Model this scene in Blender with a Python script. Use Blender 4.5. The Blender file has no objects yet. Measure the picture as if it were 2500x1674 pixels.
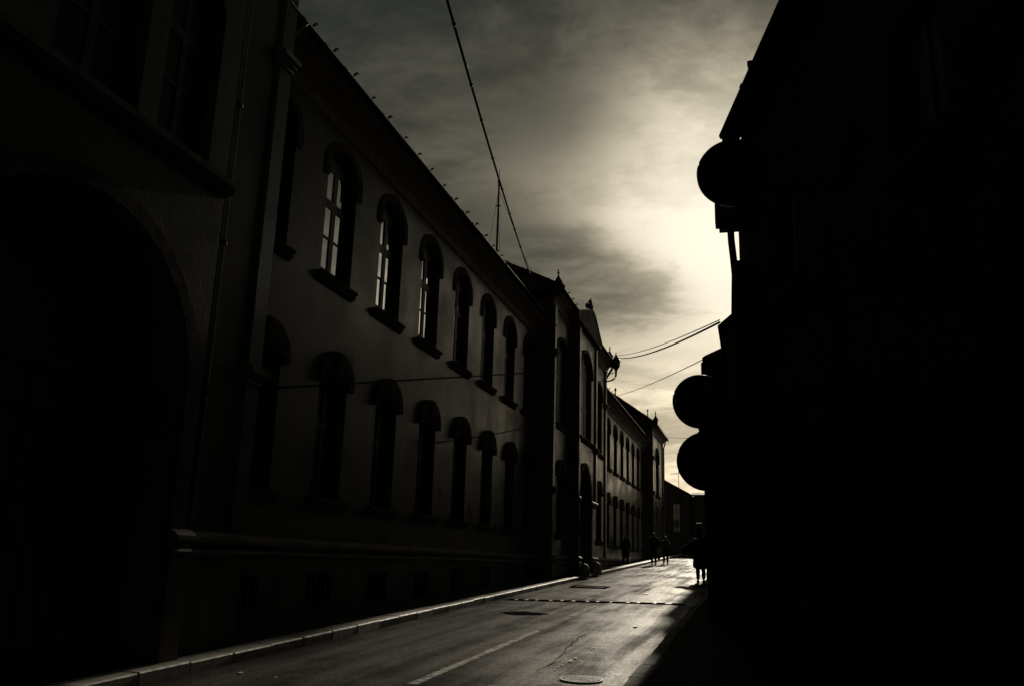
import bpy, bmesh, math, random
from mathutils import Vector, Matrix
from mathutils.geometry import tessellate_polygon

random.seed(7)
R_ = math.radians
SC = bpy.context.scene
COL = SC.collection

# ------------------------------------------------------------------ camera
EYE = Vector((0.0, 0.0, 1.6))
FOC = 2102.0                                   # focal length in pixels of a 2500 wide frame
up = Vector((255, 8337, -FOC)).normalized()    # zenith, seen from the camera
fwd = Vector((593, -548, -FOC)); fwd = (fwd - up * fwd.dot(up)).normalized()   # street axis
rgt = fwd.cross(up)
rot = Matrix((rgt, fwd, up))                   # camera -> world (X right, Y along the street, Z up)
cd = bpy.data.cameras.new('camera')
cd.sensor_width = 36.0
cd.lens = 36.0 * FOC / 2500.0
cd.clip_start = 0.1
cd.clip_end = 3000
cam = bpy.data.objects.new('camera', cd)
COL.objects.link(cam)
cam.matrix_world = Matrix.Translation(EYE) @ rot.to_4x4()
SC.camera = cam

# ------------------------------------------------------------------ sun and sky
SUN_AZ, SUN_EL = -0.3, 20.0                     # degrees right of the street axis, above the horizon
sd = Vector((math.sin(R_(SUN_AZ)) * math.cos(R_(SUN_EL)), math.cos(R_(SUN_AZ)) * math.cos(R_(SUN_EL)), math.sin(R_(SUN_EL))))
sun = bpy.data.lights.new('sun', 'SUN')
sun.energy = 3.5
sun.angle = R_(1.5)
sun.color = (1.0, 0.90, 0.73)
so = bpy.data.objects.new('sun', sun)
COL.objects.link(so)
so.rotation_euler = (-sd).to_track_quat('-Z', 'Y').to_euler()
so.location = (0, 0, 60)

W = bpy.data.worlds.new('World')
SC.world = W
W.use_nodes = True
nt = W.node_tree
nt.nodes.clear()


class NG:
    """tiny node-graph helper"""
    def __init__(self, tree): self.t = tree
    def n(self, typ, **kw):
        nd = self.t.nodes.new(typ)
        for k, v in kw.items(): setattr(nd, k, v)
        return nd
    def put(self, sock, v):
        if hasattr(v, 'is_output') or isinstance(v, bpy.types.NodeSocket): self.t.links.new(v, sock)
        else: sock.default_value = v
    def m(self, op, a, b=None, c=None, clamp=False):
        nd = self.n('ShaderNodeMath', operation=op, use_clamp=clamp)
        self.put(nd.inputs[0], a)
        if b is not None: self.put(nd.inputs[1], b)
        if c is not None: self.put(nd.inputs[2], c)
        return nd.outputs[0]
    def vm(self, op, a, b=None, s=None):
        nd = self.n('ShaderNodeVectorMath', operation=op)
        self.put(nd.inputs[0], a)
        if b is not None: self.put(nd.inputs[1], b)
        if s is not None: self.put(nd.inputs[3], s)
        return nd.outputs['Value'] if op in ('DOT_PRODUCT', 'LENGTH') else nd.outputs['Vector']
    def noise(self, vec, scale, detail=4, rough=0.55, dist=0.0):
        nd = self.n('ShaderNodeTexNoise')
        self.put(nd.inputs['Vector'], vec)
        nd.inputs['Scale'].default_value = scale
        nd.inputs['Detail'].default_value = detail
        nd.inputs['Roughness'].default_value = rough
        nd.inputs['Distortion'].default_value = dist
        return nd.outputs['Fac']
    def ramp(self, v, lo, hi, a=0.0, b=1.0, smooth=True):
        nd = self.n('ShaderNodeMapRange')
        nd.interpolation_type = 'SMOOTHSTEP' if smooth else 'LINEAR'
        self.put(nd.inputs['Value'], v)
        for i, x in zip((1, 2, 3, 4), (lo, hi, a, b)): nd.inputs[i].default_value = x
        return nd.outputs[0]
    def mix(self, f, a, b, typ='MIX'):
        nd = self.n('ShaderNodeMix', data_type='RGBA', blend_type=typ)
        nd.clamp_factor = True
        self.put(nd.inputs[0], f)
        self.put(nd.inputs[6], a if not isinstance(a, tuple) else (*a, 1))
        self.put(nd.inputs[7], b if not isinstance(b, tuple) else (*b, 1))
        return nd.outputs[2]
    def mul(self, col, v):
        return self.vm('SCALE', col, s=v)


g = NG(nt)
tc = g.n('ShaderNodeTexCoord')
D = g.vm('NORMALIZE', tc.outputs['Generated'])
sep = g.n('ShaderNodeSeparateXYZ'); g.put(sep.inputs[0], D)
dx, dy, dz = sep.outputs
sky = g.n('ShaderNodeTexSky', sky_type='NISHITA')
sky.sun_disc = False
sky.sun_elevation = R_(SUN_EL)
sky.sun_rotation = R_(SUN_AZ)
ang = g.m('ARCCOSINE', g.m('MINIMUM', g.vm('DOT_PRODUCT', D, tuple(sd)), 0.99999))
# cloud deck: directions dropped onto a flat layer, so the clouds shrink towards the horizon
zz = g.m('ADD', g.m('MAXIMUM', dz, 0.0), 0.16)
cb = g.n('ShaderNodeCombineXYZ')
g.put(cb.inputs[0], g.m('DIVIDE', dx, zz)); g.put(cb.inputs[1], g.m('DIVIDE', dy, zz))
P = cb.outputs[0]
rotn = g.n('ShaderNodeMapping'); g.put(rotn.inputs[0], P)
rotn.inputs['Location'].default_value = (3.3, 1.15, 0.4)
rotn.inputs['Rotation'].default_value = (0, 0, R_(-62))
rotn.inputs['Scale'].default_value = (1.0, 1.45, 1)
PP = rotn.outputs[0]
big = g.noise(PP, 0.75, 3, 0.5, 0.5)
midn = g.noise(PP, 2.6, 6, 0.62, 0.45)
fine = g.noise(PP, 9.5, 6, 0.62, 0.35)
cl = g.m('ADD', g.m('ADD', g.m('MULTIPLY', big, 0.36), g.m('MULTIPLY', midn, 0.42)), g.m('MULTIPLY', fine, 0.20))
c = g.ramp(cl, 0.40, 0.60)                     # 0 thick dark cloud .. 1 thin bright cloud
def blob(azd, eld, ra, re, tilt=0.0):
    """a bank of cloud standing in one direction: gaussian in azimuth / elevation"""
    az = g.m('SUBTRACT', g.m('ARCTAN2', dx, dy), R_(azd))
    el = g.m('SUBTRACT', g.m('ARCSINE', dz), R_(eld))
    ct, st = math.cos(R_(tilt)), math.sin(R_(tilt))
    u = g.m('ADD', g.m('MULTIPLY', az, ct / R_(ra)), g.m('MULTIPLY', el, st / R_(ra)))
    v = g.m('SUBTRACT', g.m('MULTIPLY', el, ct / R_(re)), g.m('MULTIPLY', az, st / R_(re)))
    r2 = g.m('ADD', g.m('MULTIPLY', u, u), g.m('MULTIPLY', v, v))
    return g.m('EXPONENT', g.m('MULTIPLY', r2, -1.0))
bank = blob(-10.8, 18.6, 9.0, 3.6, -17)         # dark bank under the sun
bank2 = blob(-11.5, 28.0, 9.0, 4.0, -25)
wob = g.m('ADD', g.m('MULTIPLY', g.m('SUBTRACT', midn, 0.5), 1.5), g.m('MULTIPLY', g.m('SUBTRACT', fine, 0.5), 0.8))
dark = g.ramp(g.m('ADD', g.m('ADD', g.m('MULTIPLY', bank, 1.1), g.m('MULTIPLY', bank2, 0.45)), wob), 0.12, 0.95)
base = g.mix(c, (0.015, 0.0205, 0.019), (0.052, 0.056, 0.046))
el_ = g.m('MAXIMUM', dz, 0.0)
side = g.m('EXPONENT', g.m('MULTIPLY', g.m('MULTIPLY', ang, ang), -1.6))
hor = g.m('MULTIPLY', g.m('EXPONENT', g.m('MULTIPLY', el_, -8.4)), side)
a1 = g.m('MULTIPLY', ang, 1 / 0.134)
core = g.m('MULTIPLY', g.m('EXPONENT', g.m('MULTIPLY', g.m('MULTIPLY', a1, a1), -1.0)), 2.6)
a2 = g.m('MULTIPLY', ang, 1 / 0.22)
halo = g.m('MULTIPLY', g.m('EXPONENT', g.m('MULTIPLY', a2, -1.0)), 0.05)
thin = g.m('ADD', 0.58, g.m('MULTIPLY', c, 0.75))
glow = g.m('MULTIPLY', g.m('MULTIPLY', g.m('ADD', core, halo), thin), g.m('SUBTRACT', 1.0, g.m('MULTIPLY', dark, 0.86)))
soft = g.m('MULTIPLY', g.m('SUBTRACT', 1.0, g.m('EXPONENT', g.m('MULTIPLY', glow, -1.75))), 1.02)   # cloud in front of the sun levels off
glowc = g.mul(g.mix(soft, (1.0, 0.85, 0.58), (0.99, 0.905, 0.73)), soft)
horc = g.mul((1.75, 1.43, 0.97), g.m('MULTIPLY', g.m('MULTIPLY', hor, g.m('SUBTRACT', 1.0, g.m('MULTIPLY', dark, 0.7))), g.m('ADD', 0.65, g.m('MULTIPLY', c, 0.7))))
fall = g.ramp(ang, 0.25, 1.25, 1.0, 0.22)       # the deck is thicker and darker away from the sun
base = g.mul(base, fall)
tot = g.vm('ADD', g.vm('ADD', base, glowc), horc)
lit = g.m('MULTIPLY', blob(22.0, 17.0, 6.0, 3.8, 8), g.m('ADD', 0.6, g.m('MULTIPLY', c, 0.6)))   # sunlit cloud the upper windows mirror
tot = g.vm('ADD', tot, g.mul((1.1, 0.96, 0.73), lit))
skyc = g.mul(sky.outputs[0], 0.00015)           # the little blue sky that comes through the deck
tot = g.vm('ADD', g.mul(tot, 10.0), g.mul(skyc, 10.0))
bg = g.n('ShaderNodeBackground')
g.put(bg.inputs['Color'], tot)
bg.inputs['Strength'].default_value = 0.1
ow = g.n('ShaderNodeOutputWorld')
nt.links.new(bg.outputs[0], ow.inputs['Surface'])

vs = SC.view_settings
SC.display_settings.display_device = 'sRGB'
vs.view_transform = 'Standard'
vs.look = 'None'
vs.exposure = 0.0
vs.gamma = 1.0
vs.use_curve_mapping = False
SC.cycles.use_denoising = True
SC.cycles.max_bounces = 8


# ------------------------------------------------------------------ materials
def mat(name, col, rough=0.7, spec=0.5, var=0.25, scale=3.0, bump=0.0, bscale=30.0, metal=0.0, col2=None, stretch=(1, 1, 1), ior=None, streak=0.0, rvar=0.08):
    m = bpy.data.materials.new(name)
    m.use_nodes = True
    t = m.node_tree
    q = NG(t)
    bs = t.nodes['Principled BSDF']
    pos = q.n('ShaderNodeNewGeometry').outputs['Position']
    mp = q.n('ShaderNodeMapping'); q.put(mp.inputs[0], pos); mp.inputs['Scale'].default_value = stretch
    v = mp.outputs[0]
    n1 = q.noise(v, scale, 6, 0.6)
    c2 = col2 if col2 else tuple(x * (1 - var) for x in col)
    c1 = tuple(min(1, x * (1 + var * 0.6)) for x in col)
    cc = q.mix(q.ramp(n1, 0.32, 0.68), c2, c1)
    if streak:
        mp2 = q.n('ShaderNodeMapping'); q.put(mp2.inputs[0], pos); mp2.inputs['Scale'].default_value = (3, 3, 0.22)
        n3 = q.noise(mp2.outputs[0], 1.6, 5, 0.65)
        cc = q.mix(q.ramp(n3, 0.5, 0.75, 0, streak), cc, tuple(x * 0.4 for x in col))
    q.put(bs.inputs['Base Color'], cc)
    q.put(bs.inputs['Roughness'], q.ramp(n1, 0.2, 0.8, min(1, rough + rvar), max(0.02, rough - rvar)))
    bs.inputs['Specular IOR Level'].default_value = spec
    bs.inputs['Metallic'].default_value = metal
    if ior: bs.inputs['IOR'].default_value = ior
    if bump:
        b = q.n('ShaderNodeBump')
        b.inputs['Strength'].default_value = bump
        b.inputs['Distance'].default_value = 0.02
        q.put(b.inputs['Height'], q.noise(pos, bscale, 5, 0.65))
        q.put(bs.inputs['Normal'], b.outputs[0])
    return m


M = {}
M['plaster'] = mat('old_cream_plaster', (0.110, 0.118, 0.101), 0.32, 0.10, 0.35, 0.7, 0.10, 14, streak=0.7, rvar=0.16)
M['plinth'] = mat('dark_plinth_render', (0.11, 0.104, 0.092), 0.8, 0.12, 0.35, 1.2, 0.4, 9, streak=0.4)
M['stone'] = mat('brown_hood_stone', (0.09, 0.078, 0.065), 0.9, 0.08, 0.4, 6, 0.3, 25)
M['trim'] = mat('grey_moulding_stone', (0.17, 0.16, 0.14), 0.75, 0.25, 0.3, 3, 0.3, 20)
M['roof'] = mat('old_clay_tiles', (0.09, 0.055, 0.042), 0.85, 0.3, 0.4, 5, 0.4, 12)
M['wood'] = mat('dark_oak_boards', (0.05, 0.035, 0.025), 0.6, 0.4, 0.4, 4, 0.3, 30, stretch=(6, 6, 0.6))
M['frame'] = mat('brown_window_paint', (0.045, 0.035, 0.03), 0.55, 0.4, 0.3, 8)
M['glass'] = mat('window_glass', (0.012, 0.014, 0.014), 0.08, 1.0, 0.2, 1.0)
M['glass'].node_tree.nodes['Principled BSDF'].inputs['Roughness'].default_value = 0.03
M['glass'].node_tree.nodes['Principled BSDF'].inputs['IOR'].default_value = 2.7   # two leaves of glass
for l in list(M['glass'].node_tree.links):
    if l.to_socket.name == 'Roughness': M['glass'].node_tree.links.remove(l)
M['glass_dull'] = mat('dull_dark_glass', (0.010, 0.011, 0.011), 0.45, 0.15, 0.3, 2.0)  # duller copy of the window glass, so these panes mirror no bright sky
M['zinc'] = mat('weathered_zinc', (0.11, 0.11, 0.11), 0.6, 0.4, 0.3, 6, metal=0.5)
M['iron'] = mat('black_painted_iron', (0.022, 0.022, 0.024), 0.45, 0.5, 0.3, 10)
M['castiron'] = mat('worn_cast_iron', (0.08, 0.076, 0.07), 0.6, 0.3, 0.5, 14, 0.3, 60, metal=0.3)
M['wire'] = mat('black_cable_rubber', (0.008, 0.008, 0.009), 0.95, 0.05, 0.2, 10)
M['gutter'] = mat('dull_painted_gutter', (0.03, 0.029, 0.027), 0.9, 0.1, 0.3, 6)
M['facade_dark'] = mat('sooty_brown_render', (0.055, 0.048, 0.042), 0.9, 0.2, 0.35, 1.1, 0.4, 10, streak=0.4)
M['facade_grey'] = mat('sooty_grey_render', (0.07, 0.068, 0.062), 0.9, 0.2, 0.35, 1.1, 0.4, 10, streak=0.4)
M['facade_end'] = mat('faded_ochre_render', (0.10, 0.095, 0.085), 0.85, 0.2, 0.3, 1.4, 0.3, 10, streak=0.4)
M['sign'] = mat('dark_enamel_sign', (0.02, 0.022, 0.024), 0.5, 0.3, 0.3, 4)
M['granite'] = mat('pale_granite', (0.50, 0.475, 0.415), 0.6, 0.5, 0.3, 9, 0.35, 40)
M['coat'] = mat('black_wool', (0.016, 0.015, 0.016), 0.95, 0.15, 0.3, 30)
M['coat_navy'] = mat('dark_navy_cloth', (0.018, 0.02, 0.026), 0.95, 0.15, 0.3, 30)
M['jacket'] = mat('grey_patterned_quilting', (0.11, 0.11, 0.105), 0.85, 0.2, 0.6, 14)
M['trousers'] = mat('dark_trousers_cloth', (0.014, 0.014, 0.016), 0.95, 0.15, 0.3, 30)
M['shoe'] = mat('black_shoe_leather', (0.012, 0.012, 0.012), 0.4, 0.5, 0.3, 30)
M['skin'] = mat('skin', (0.36, 0.22, 0.16), 0.6, 0.4, 0.15, 20)
M['hair_grey'] = mat('grey_hair', (0.42, 0.40, 0.37), 0.6, 0.4, 0.3, 60)
M['hair_dark'] = mat('dark_hair', (0.02, 0.016, 0.013), 0.55, 0.4, 0.3, 60)
M['bark'] = mat('grey_bark', (0.06, 0.05, 0.042), 0.9, 0.2, 0.4, 10, 0.5, 30)
M['banner'] = mat('pale_banner_cloth', (0.84, 0.81, 0.72), 0.75, 0.3, 0.12, 2)
M['banner_green'] = mat('banner_green_print', (0.20, 0.27, 0.22), 0.75, 0.3, 0.4, 6)
M['ink'] = mat('banner_black_print', (0.02, 0.02, 0.02), 0.75, 0.3, 0.1, 6)
M['lamp_glass'] = mat('lantern_glass', (0.05, 0.05, 0.05), 0.25, 0.5, 0.2, 6)
M['chip'] = mat('white_paint_chip', (0.7, 0.68, 0.62), 0.6, 0.4, 0.15, 40)


ROUGH, FIOR, SHARE = 0.47, 1.02, 0.066


def asphalt(name, wornpath=True):
    m = bpy.data.materials.new(name); m.use_nodes = True
    t = m.node_tree; q = NG(t); bs = t.nodes['Principled BSDF']
    pos = q.n('ShaderNodeNewGeometry').outputs['Position']
    mp = q.n('ShaderNodeMapping'); q.put(mp.inputs[0], pos); mp.inputs['Scale'].default_value = (1.7, 0.10, 1)
    s1 = q.noise(mp.outputs[0], 1.6, 5, 0.6, 0.3)          # wheel-polished bands along the street
    s2 = q.noise(pos, 0.55, 5, 0.65)                        # broad patches
    s3 = q.noise(pos, 75, 3, 0.7)                           # aggregate
    s4 = q.noise(pos, 9, 5, 0.65)
    k = q.m('ADD', q.m('MULTIPLY', s1, 0.55), q.m('MULTIPLY', s2, 0.45))
    k = q.ramp(k, 0.36, 0.62)
    c1 = q.mix(k, (0.012, 0.0125, 0.012), (0.040, 0.038, 0.034))
    c1 = q.mix(q.ramp(s3, 0.35, 0.7), c1, (0.11, 0.105, 0.095), 'MIX') if False else c1
    s5 = q.noise(pos, 26, 4, 0.75)
    s3 = q.ramp(q.m('ADD', q.m('MULTIPLY', s3, 0.5), q.m('MULTIPLY', s5, 0.5)), 0.36, 0.64)
    vary = q.m('ADD', 0.45, q.m('MULTIPLY', s3, 1.1))
    c1 = q.mul(c1, vary)
    c1 = q.mul(c1, q.m('ADD', 0.6, q.m('MULTIPLY', s4, 0.8)))
    q.put(bs.inputs['Base Color'], c1)
    bs.inputs['Roughness'].default_value = 0.95
    bs.inputs['Specular IOR Level'].default_value = 0.0
    # polished stone faces: a glossy share that grows towards grazing views
    gl = q.n('ShaderNodeBsdfAnisotropic')
    gl.inputs['Color'].default_value = (0.95, 0.94, 0.92, 1)
    q.put(gl.inputs['Roughness'], q.m('SUBTRACT', ROUGH, q.m('MULTIPLY', k, 0.08)))
    fr = q.n('ShaderNodeFresnel'); fr.inputs['IOR'].default_value = FIOR
    share = q.m('MULTIPLY', q.m('MULTIPLY', fr.outputs[0], q.m('ADD', 0.30 * SHARE, q.m('MULTIPLY', k, 1.0 * SHARE))), q.m('MULTIPLY', q.m('ADD', 0.35, q.m('MULTIPLY', s3, 1.3)), q.m('ADD', 0.55, q.m('MULTIPLY', s4, 0.9))), clamp=True)
    mx = q.n('ShaderNodeMixShader')
    q.put(mx.inputs[0], share)
    t.links.new(bs.outputs[0], mx.inputs[1]); t.links.new(gl.outputs[0], mx.inputs[2])
    t.links.new(mx.outputs[0], t.nodes['Material Output'].inputs['Surface'])
    b = q.n('ShaderNodeBump'); b.inputs['Strength'].default_value = 0.6; b.inputs['Distance'].default_value = 0.003
    q.put(b.inputs['Height'], q.m('ADD', s3, q.m('MULTIPLY', s4, 0.6)))
    q.put(bs.inputs['Normal'], b.outputs[0]); q.put(gl.inputs['Normal'], b.outputs[0])
    return m


M['asphalt'] = asphalt('worn_asphalt')
M['paving'] = mat('small_grey_setts', (0.05, 0.05, 0.047), 0.95, 0.06, 0.45, 7, 1.0, 18)
M['earth'] = mat('packed_earth', (0.09, 0.08, 0.065), 0.95, 0.2, 0.3, 0.5, 0.4, 3)
M['line'] = mat('worn_white_paint', (0.26, 0.25, 0.225), 0.9, 0.1, 0.75, 9, 0.5, 60, col2=(0.05, 0.05, 0.047))
M['patch'] = mat('matt_black_patch', (0.012, 0.012, 0.013), 1.0, 0.0, 0.3, 5, 0.5, 40)


# ------------------------------------------------------------------ mesh helpers
WL = {}


class MB:
    def __init__(self): self.b = bmesh.new()
    def face(self, pts):
        try: return self.b.faces.new([self.b.verts.new(Vector(p)) for p in pts])
        except ValueError: return None
    def box(self, x0, x1, y0, y1, z0, z1, mtx=None):
        r = bmesh.ops.create_cube(self.b, size=1)
        for v in r['verts']:
            p = Vector((x0 + (v.co.x + .5) * (x1 - x0), y0 + (v.co.y + .5) * (y1 - y0), z0 + (v.co.z + .5) * (z1 - z0)))
            v.co = mtx @ p if mtx else p
        return self
    def prism(self, outline, axis, a0, a1, mtx=None):
        """outline: 2D points; axis 'x' -> (y,z), 'y' -> (x,z), 'z' -> (x,y)"""
        def P3(p, a):
            q = {'x': (a, p[0], p[1]), 'y': (p[0], a, p[1]), 'z': (p[0], p[1], a)}[axis]
            q = Vector(q)
            return mtx @ q if mtx else q
        A = [self.b.verts.new(P3(p, a0)) for p in outline]
        B = [self.b.verts.new(P3(p, a1)) for p in outline]
        n = len(outline)
        for i in range(n):
            self.b.faces.new((A[i], A[(i + 1) % n], B[(i + 1) % n], B[i]))
        for tri in tessellate_polygon([[Vector((p[0], p[1], 0)) for p in outline]]):
            for S in (A, B):
                try: self.b.faces.new([S[i] for i in tri])
                except ValueError: pass
        return self
    def tube(self, pts, r, n=8, cap=True):
        pts = [Vector(p) for p in pts]
        rings = []
        for i, p in enumerate(pts):
            d = (pts[min(i + 1, len(pts) - 1)] - pts[max(i - 1, 0)]).normalized()
            a = Vector((0, 0, 1)) if abs(d.z) < 0.95 else Vector((1, 0, 0))
            u = d.cross(a).normalized(); w = d.cross(u)
            rr = r[i] if isinstance(r, (list, tuple)) else r
            rings.append([self.b.verts.new(p + (u * math.cos(2 * math.pi * k / n) + w * math.sin(2 * math.pi * k / n)) * rr) for k in range(n)])
        for A, B in zip(rings, rings[1:]):
            for k in range(n):
                self.b.faces.new((A[k], A[(k + 1) % n], B[(k + 1) % n], B[k]))
        if cap:
            for Rg in (rings[0], rings[-1]):
                try: self.b.faces.new(Rg)
                except ValueError: pass
        return self
    def lathe(self, prof, cx, cy, n=16, rotz=0.0):
        rings = []
        for r, z in prof:
            rings.append([self.b.verts.new((cx + r * math.cos(2 * math.pi * k / n + rotz), cy + r * math.sin(2 * math.pi * k / n + rotz), z)) for k in range(n)])
        for A, B in zip(rings, rings[1:]):
            for k in range(n):
                self.b.faces.new((A[k], A[(k + 1) % n], B[(k + 1) % n], B[k]))
        for Rg in (rings[0], rings[-1]):
            try: self.b.faces.new(Rg)
            except ValueError: pass
        return self
    def facade(self, cells, depth, mtx=None):
        """cells: (y0,y1,z0,z1,[hole outlines]) in a local frame whose +x is the outside; reveals run inwards by depth"""
        T = (lambda p: mtx @ Vector(p)) if mtx else (lambda p: Vector(p))
        for y0, y1, z0, z1, holes in cells:
            polys = [[Vector((y0, z0, 0)), Vector((y1, z0, 0)), Vector((y1, z1, 0)), Vector((y0, z1, 0))]]
            polys += [[Vector((a, b, 0)) for a, b in h] for h in holes]
            flat = [p for q in polys for p in q]
            vs_ = [self.b.verts.new(T((0, p.x, p.y))) for p in flat]
            for tri in tessellate_polygon(polys):
                try: self.b.faces.new([vs_[i] for i in tri])
                except ValueError: pass
            for h in holes:
                n = len(h)
                A = [self.b.verts.new(T((0, a, b))) for a, b in h]
                B = [self.b.verts.new(T((-depth, a, b))) for a, b in h]
                for i in range(n):
                    self.b.faces.new((A[i], A[(i + 1) % n], B[(i + 1) % n], B[i]))
        return self
    def obj(self, name, m, parent=None, smooth=False, local=False, recalc=True, **props):
        if recalc: bmesh.ops.recalc_face_normals(self.b, faces=self.b.faces[:])
        me = bpy.data.meshes.new(name)
        if not local:
            xs = [v.co for v in self.b.verts]
            lo = Vector((min(v.x for v in xs), min(v.y for v in xs), min(v.z for v in xs)))
            hi = Vector((max(v.x for v in xs), max(v.y for v in xs), max(v.z for v in xs)))
            ctr = Vector(((lo.x + hi.x) / 2, (lo.y + hi.y) / 2, lo.z))
            for v in self.b.verts: v.co -= ctr
        self.b.to_mesh(me); self.b.free()
        if smooth:
            for p in me.polygons: p.use_smooth = True
        me.materials.append(m)
        o = bpy.data.objects.new(name, me)
        COL.objects.link(o)
        pw = WL.get(parent.name, Vector((0, 0, 0))) if parent else Vector((0, 0, 0))
        if parent: o.parent = parent
        if not local:
            o.location = ctr - pw
            WL[o.name] = ctr
        for k, v in props.items(): o[k] = v
        return o


def tag(o, label=None, cat=None, group=None, kind=None):
    if label: o['label'] = label
    if cat: o['category'] = cat
    if group: o['group'] = group
    if kind: o['kind'] = kind
    return o


def thing(name, loc, label, cat, group=None):
    o = bpy.data.objects.new(name, None)
    COL.objects.link(o)
    o.empty_display_size = 0.3
    o.location = loc
    WL[o.name] = Vector(loc)
    return tag(o, label, cat, group)


def inst(src, wloc, parent, rotz=0.0, name=None):
    """another object that shares src's mesh, placed at a world location under parent"""
    o = src.copy()
    COL.objects.link(o)
    o.parent = parent
    pw = WL.get(parent.name, Vector((0, 0, 0))) if parent else Vector((0, 0, 0))
    o.location = Vector(wloc) - pw
    o.rotation_euler = (0, 0, rotz)
    WL[o.name] = Vector(wloc)
    return o


def arch(yc, w, z0, zs, rise, n=10, grow=0.0):
    """outline of an opening with an arched head"""
    h = w / 2 + grow
    out = [(yc - h, z0 - grow), (yc + h, z0 - grow), (yc + h, zs)]
    for i in range(1, n):
        a = math.pi * i / n
        out.append((yc + h * math.cos(a), zs + (rise + grow) * math.sin(a)))
    out.append((yc - h, zs))
    return out


# ------------------------------------------------------------------ ground, road, pavements
GR = 0.031
def gz(y):
    y = max(-40.0, min(90.0, y))
    return GR * y


def strip(name, x0, x1, ys, dz, m, kind='structure', nx=1):
    b = MB()
    grid = []
    for y in ys:
        xa = x0(y) if callable(x0) else x0
        xb = x1(y) if callable(x1) else x1
        grid.append([b.b.verts.new((xa + (xb - xa) * i / nx, y, gz(y) + dz)) for i in range(nx + 1)])
    for A, B in zip(grid, grid[1:]):
        for i in range(nx):
            b.b.faces.new((A[i], A[i + 1], B[i + 1], B[i]))
    return tag(b.obj(name, m), kind=kind)


ysr = [-40, -10, 0, 10, 20, 30, 40, 50, 60, 70, 78, 84, 90]
strip('ground', -500, 500, [-500] + ysr + [150, 300, 1500], -0.06, M['earth'])
KX, RKX = -6.1, -1.35          # left and right kerb lines
strip('road', KX, RKX, ysr[:-2] + [83.5], 0.0, M['asphalt'])
b = MB()
for ya, yb in ((74.0, 83.5),):
    b.face([(RKX, ya, gz(ya)), (40, ya, gz(ya)), (40, yb, gz(yb)), (RKX, yb, gz(yb))])
tag(b.obj('side_road', M['asphalt']), kind='structure')


def slab(name, x0, x1, y0, y1, top, m):
    b = MB()
    n = 14
    ring = []
    for i in range(n + 1):
        y = y0 + (y1 - y0) * i / n
        ring.append([b.b.verts.new(p) for p in ((x0, y, gz(y) - 0.2), (x0, y, gz(y) + top), (x1, y, gz(y) + top), (x1, y, gz(y) - 0.2))])
    for A, B in zip(ring, ring[1:]):
        for k in range(3): b.b.faces.new((A[k], A[k + 1], B[k + 1], B[k]))
    b.b.faces.new(ring[0]); b.b.faces.new(ring[-1])
    return tag(b.obj(name, m), kind='structure')


slab('left_pavement', -7.6, KX - 0.345, -20, 83.5, 0.115, M['paving'])
slab('far_pavement', -9.5, 40, 83.52, 86, 0.12, M['paving'])
b = MB()     # right pavement widens towards the camera, where the corner house stands back
for ya, yb, xa, xb in ((-20, 12.2, 7.2, 0.0), (12.2, 17.7, -0.2, -0.2), (17.7, 24.1, -0.7, -0.7), (24.1, 74, 0.3, 0.3)):
    b.face([(RKX + 0.16, ya, gz(ya) + 0.115), (max(xa, RKX + 0.3), ya, gz(ya) + 0.115), (max(xb, RKX + 0.3), yb, gz(yb) + 0.115), (RKX + 0.16, yb, gz(yb) + 0.115)])
tag(b.obj('right_pavement', M['paving']), kind='structure')

# kerbs: every stone its own piece
def kerb(name, x0, x1, ya, yb, step, stone='granite'):
    b = MB()
    b.box(x0 + 0.02, x1 - 0.02, 0, yb - ya, -0.3, -0.05)
    for v in b.b.verts: v.co = Vector((v.co.x, v.co.y + ya, v.co.z + gz(v.co.y + ya) + 0.08))
    root = tag(b.obj(name, M[stone]), kind='structure')
    protos = []
    for k in range(4):
        s = MB()
        L = step - 0.014
        xo = random.uniform(-0.006, 0.006)
        s.box((x0 - x1) / 2 + xo, (x1 - x0) / 2 + xo, -L / 2, L / 2, -0.16, 0.0)
        bmesh.ops.bevel(s.b, geom=[e for e in s.b.edges], offset=0.014, segments=1, affect='EDGES')
        for v in s.b.verts: v.co.z += GR * v.co.y
        protos.append(s)
    y = ya + step / 2
    meshes = []
    for s in protos:
        bmesh.ops.recalc_face_normals(s.b, faces=s.b.faces[:])
        me = bpy.data.meshes.new('kerb_stone'); s.b.to_mesh(me); s.b.free(); me.materials.append(M[stone]); meshes.append(me)
    while y < yb:
        o = bpy.data.objects.new('kerb_stone', random.choice(meshes)); COL.objects.link(o)
        o.parent = root
        o.location = Vector(((x0 + x1) / 2 + random.uniform(-0.008, 0.008), y, gz(y) + 0.125 + random.uniform(-0.006, 0.006))) - WL[root.name]
        o.rotation_euler = (0, random.uniform(-0.02, 0.02), random.uniform(-0.006, 0.006))
        y += step
    return root


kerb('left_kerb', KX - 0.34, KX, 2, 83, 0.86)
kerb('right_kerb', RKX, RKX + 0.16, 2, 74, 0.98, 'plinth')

# worn centre line
b = MB()
for ya, yb in ((2.4, 6.4), (9.2, 14.9), (17.9, 20.6), (23.3, 26.2), (30, 33), (36.5, 39.5), (43, 46), (50, 53), (57, 60)):
    n = 10
    for i in range(n):
        y0, y1 = ya + (yb - ya) * i / n, ya + (yb - ya) * (i + 1) / n
        w0, w1 = 0.055 + random.uniform(-.008, .008), 0.055 + random.uniform(-.008, .008)
        b.face([(-3.58 - w0, y0, gz(y0) + 0.004), (-3.58 + w0, y0, gz(y0) + 0.004), (-3.58 + w1, y1, gz(y1) + 0.004), (-3.58 - w1, y1, gz(y1) + 0.004)])
tag(b.obj('centre_line', M['line']), kind='structure')


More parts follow.
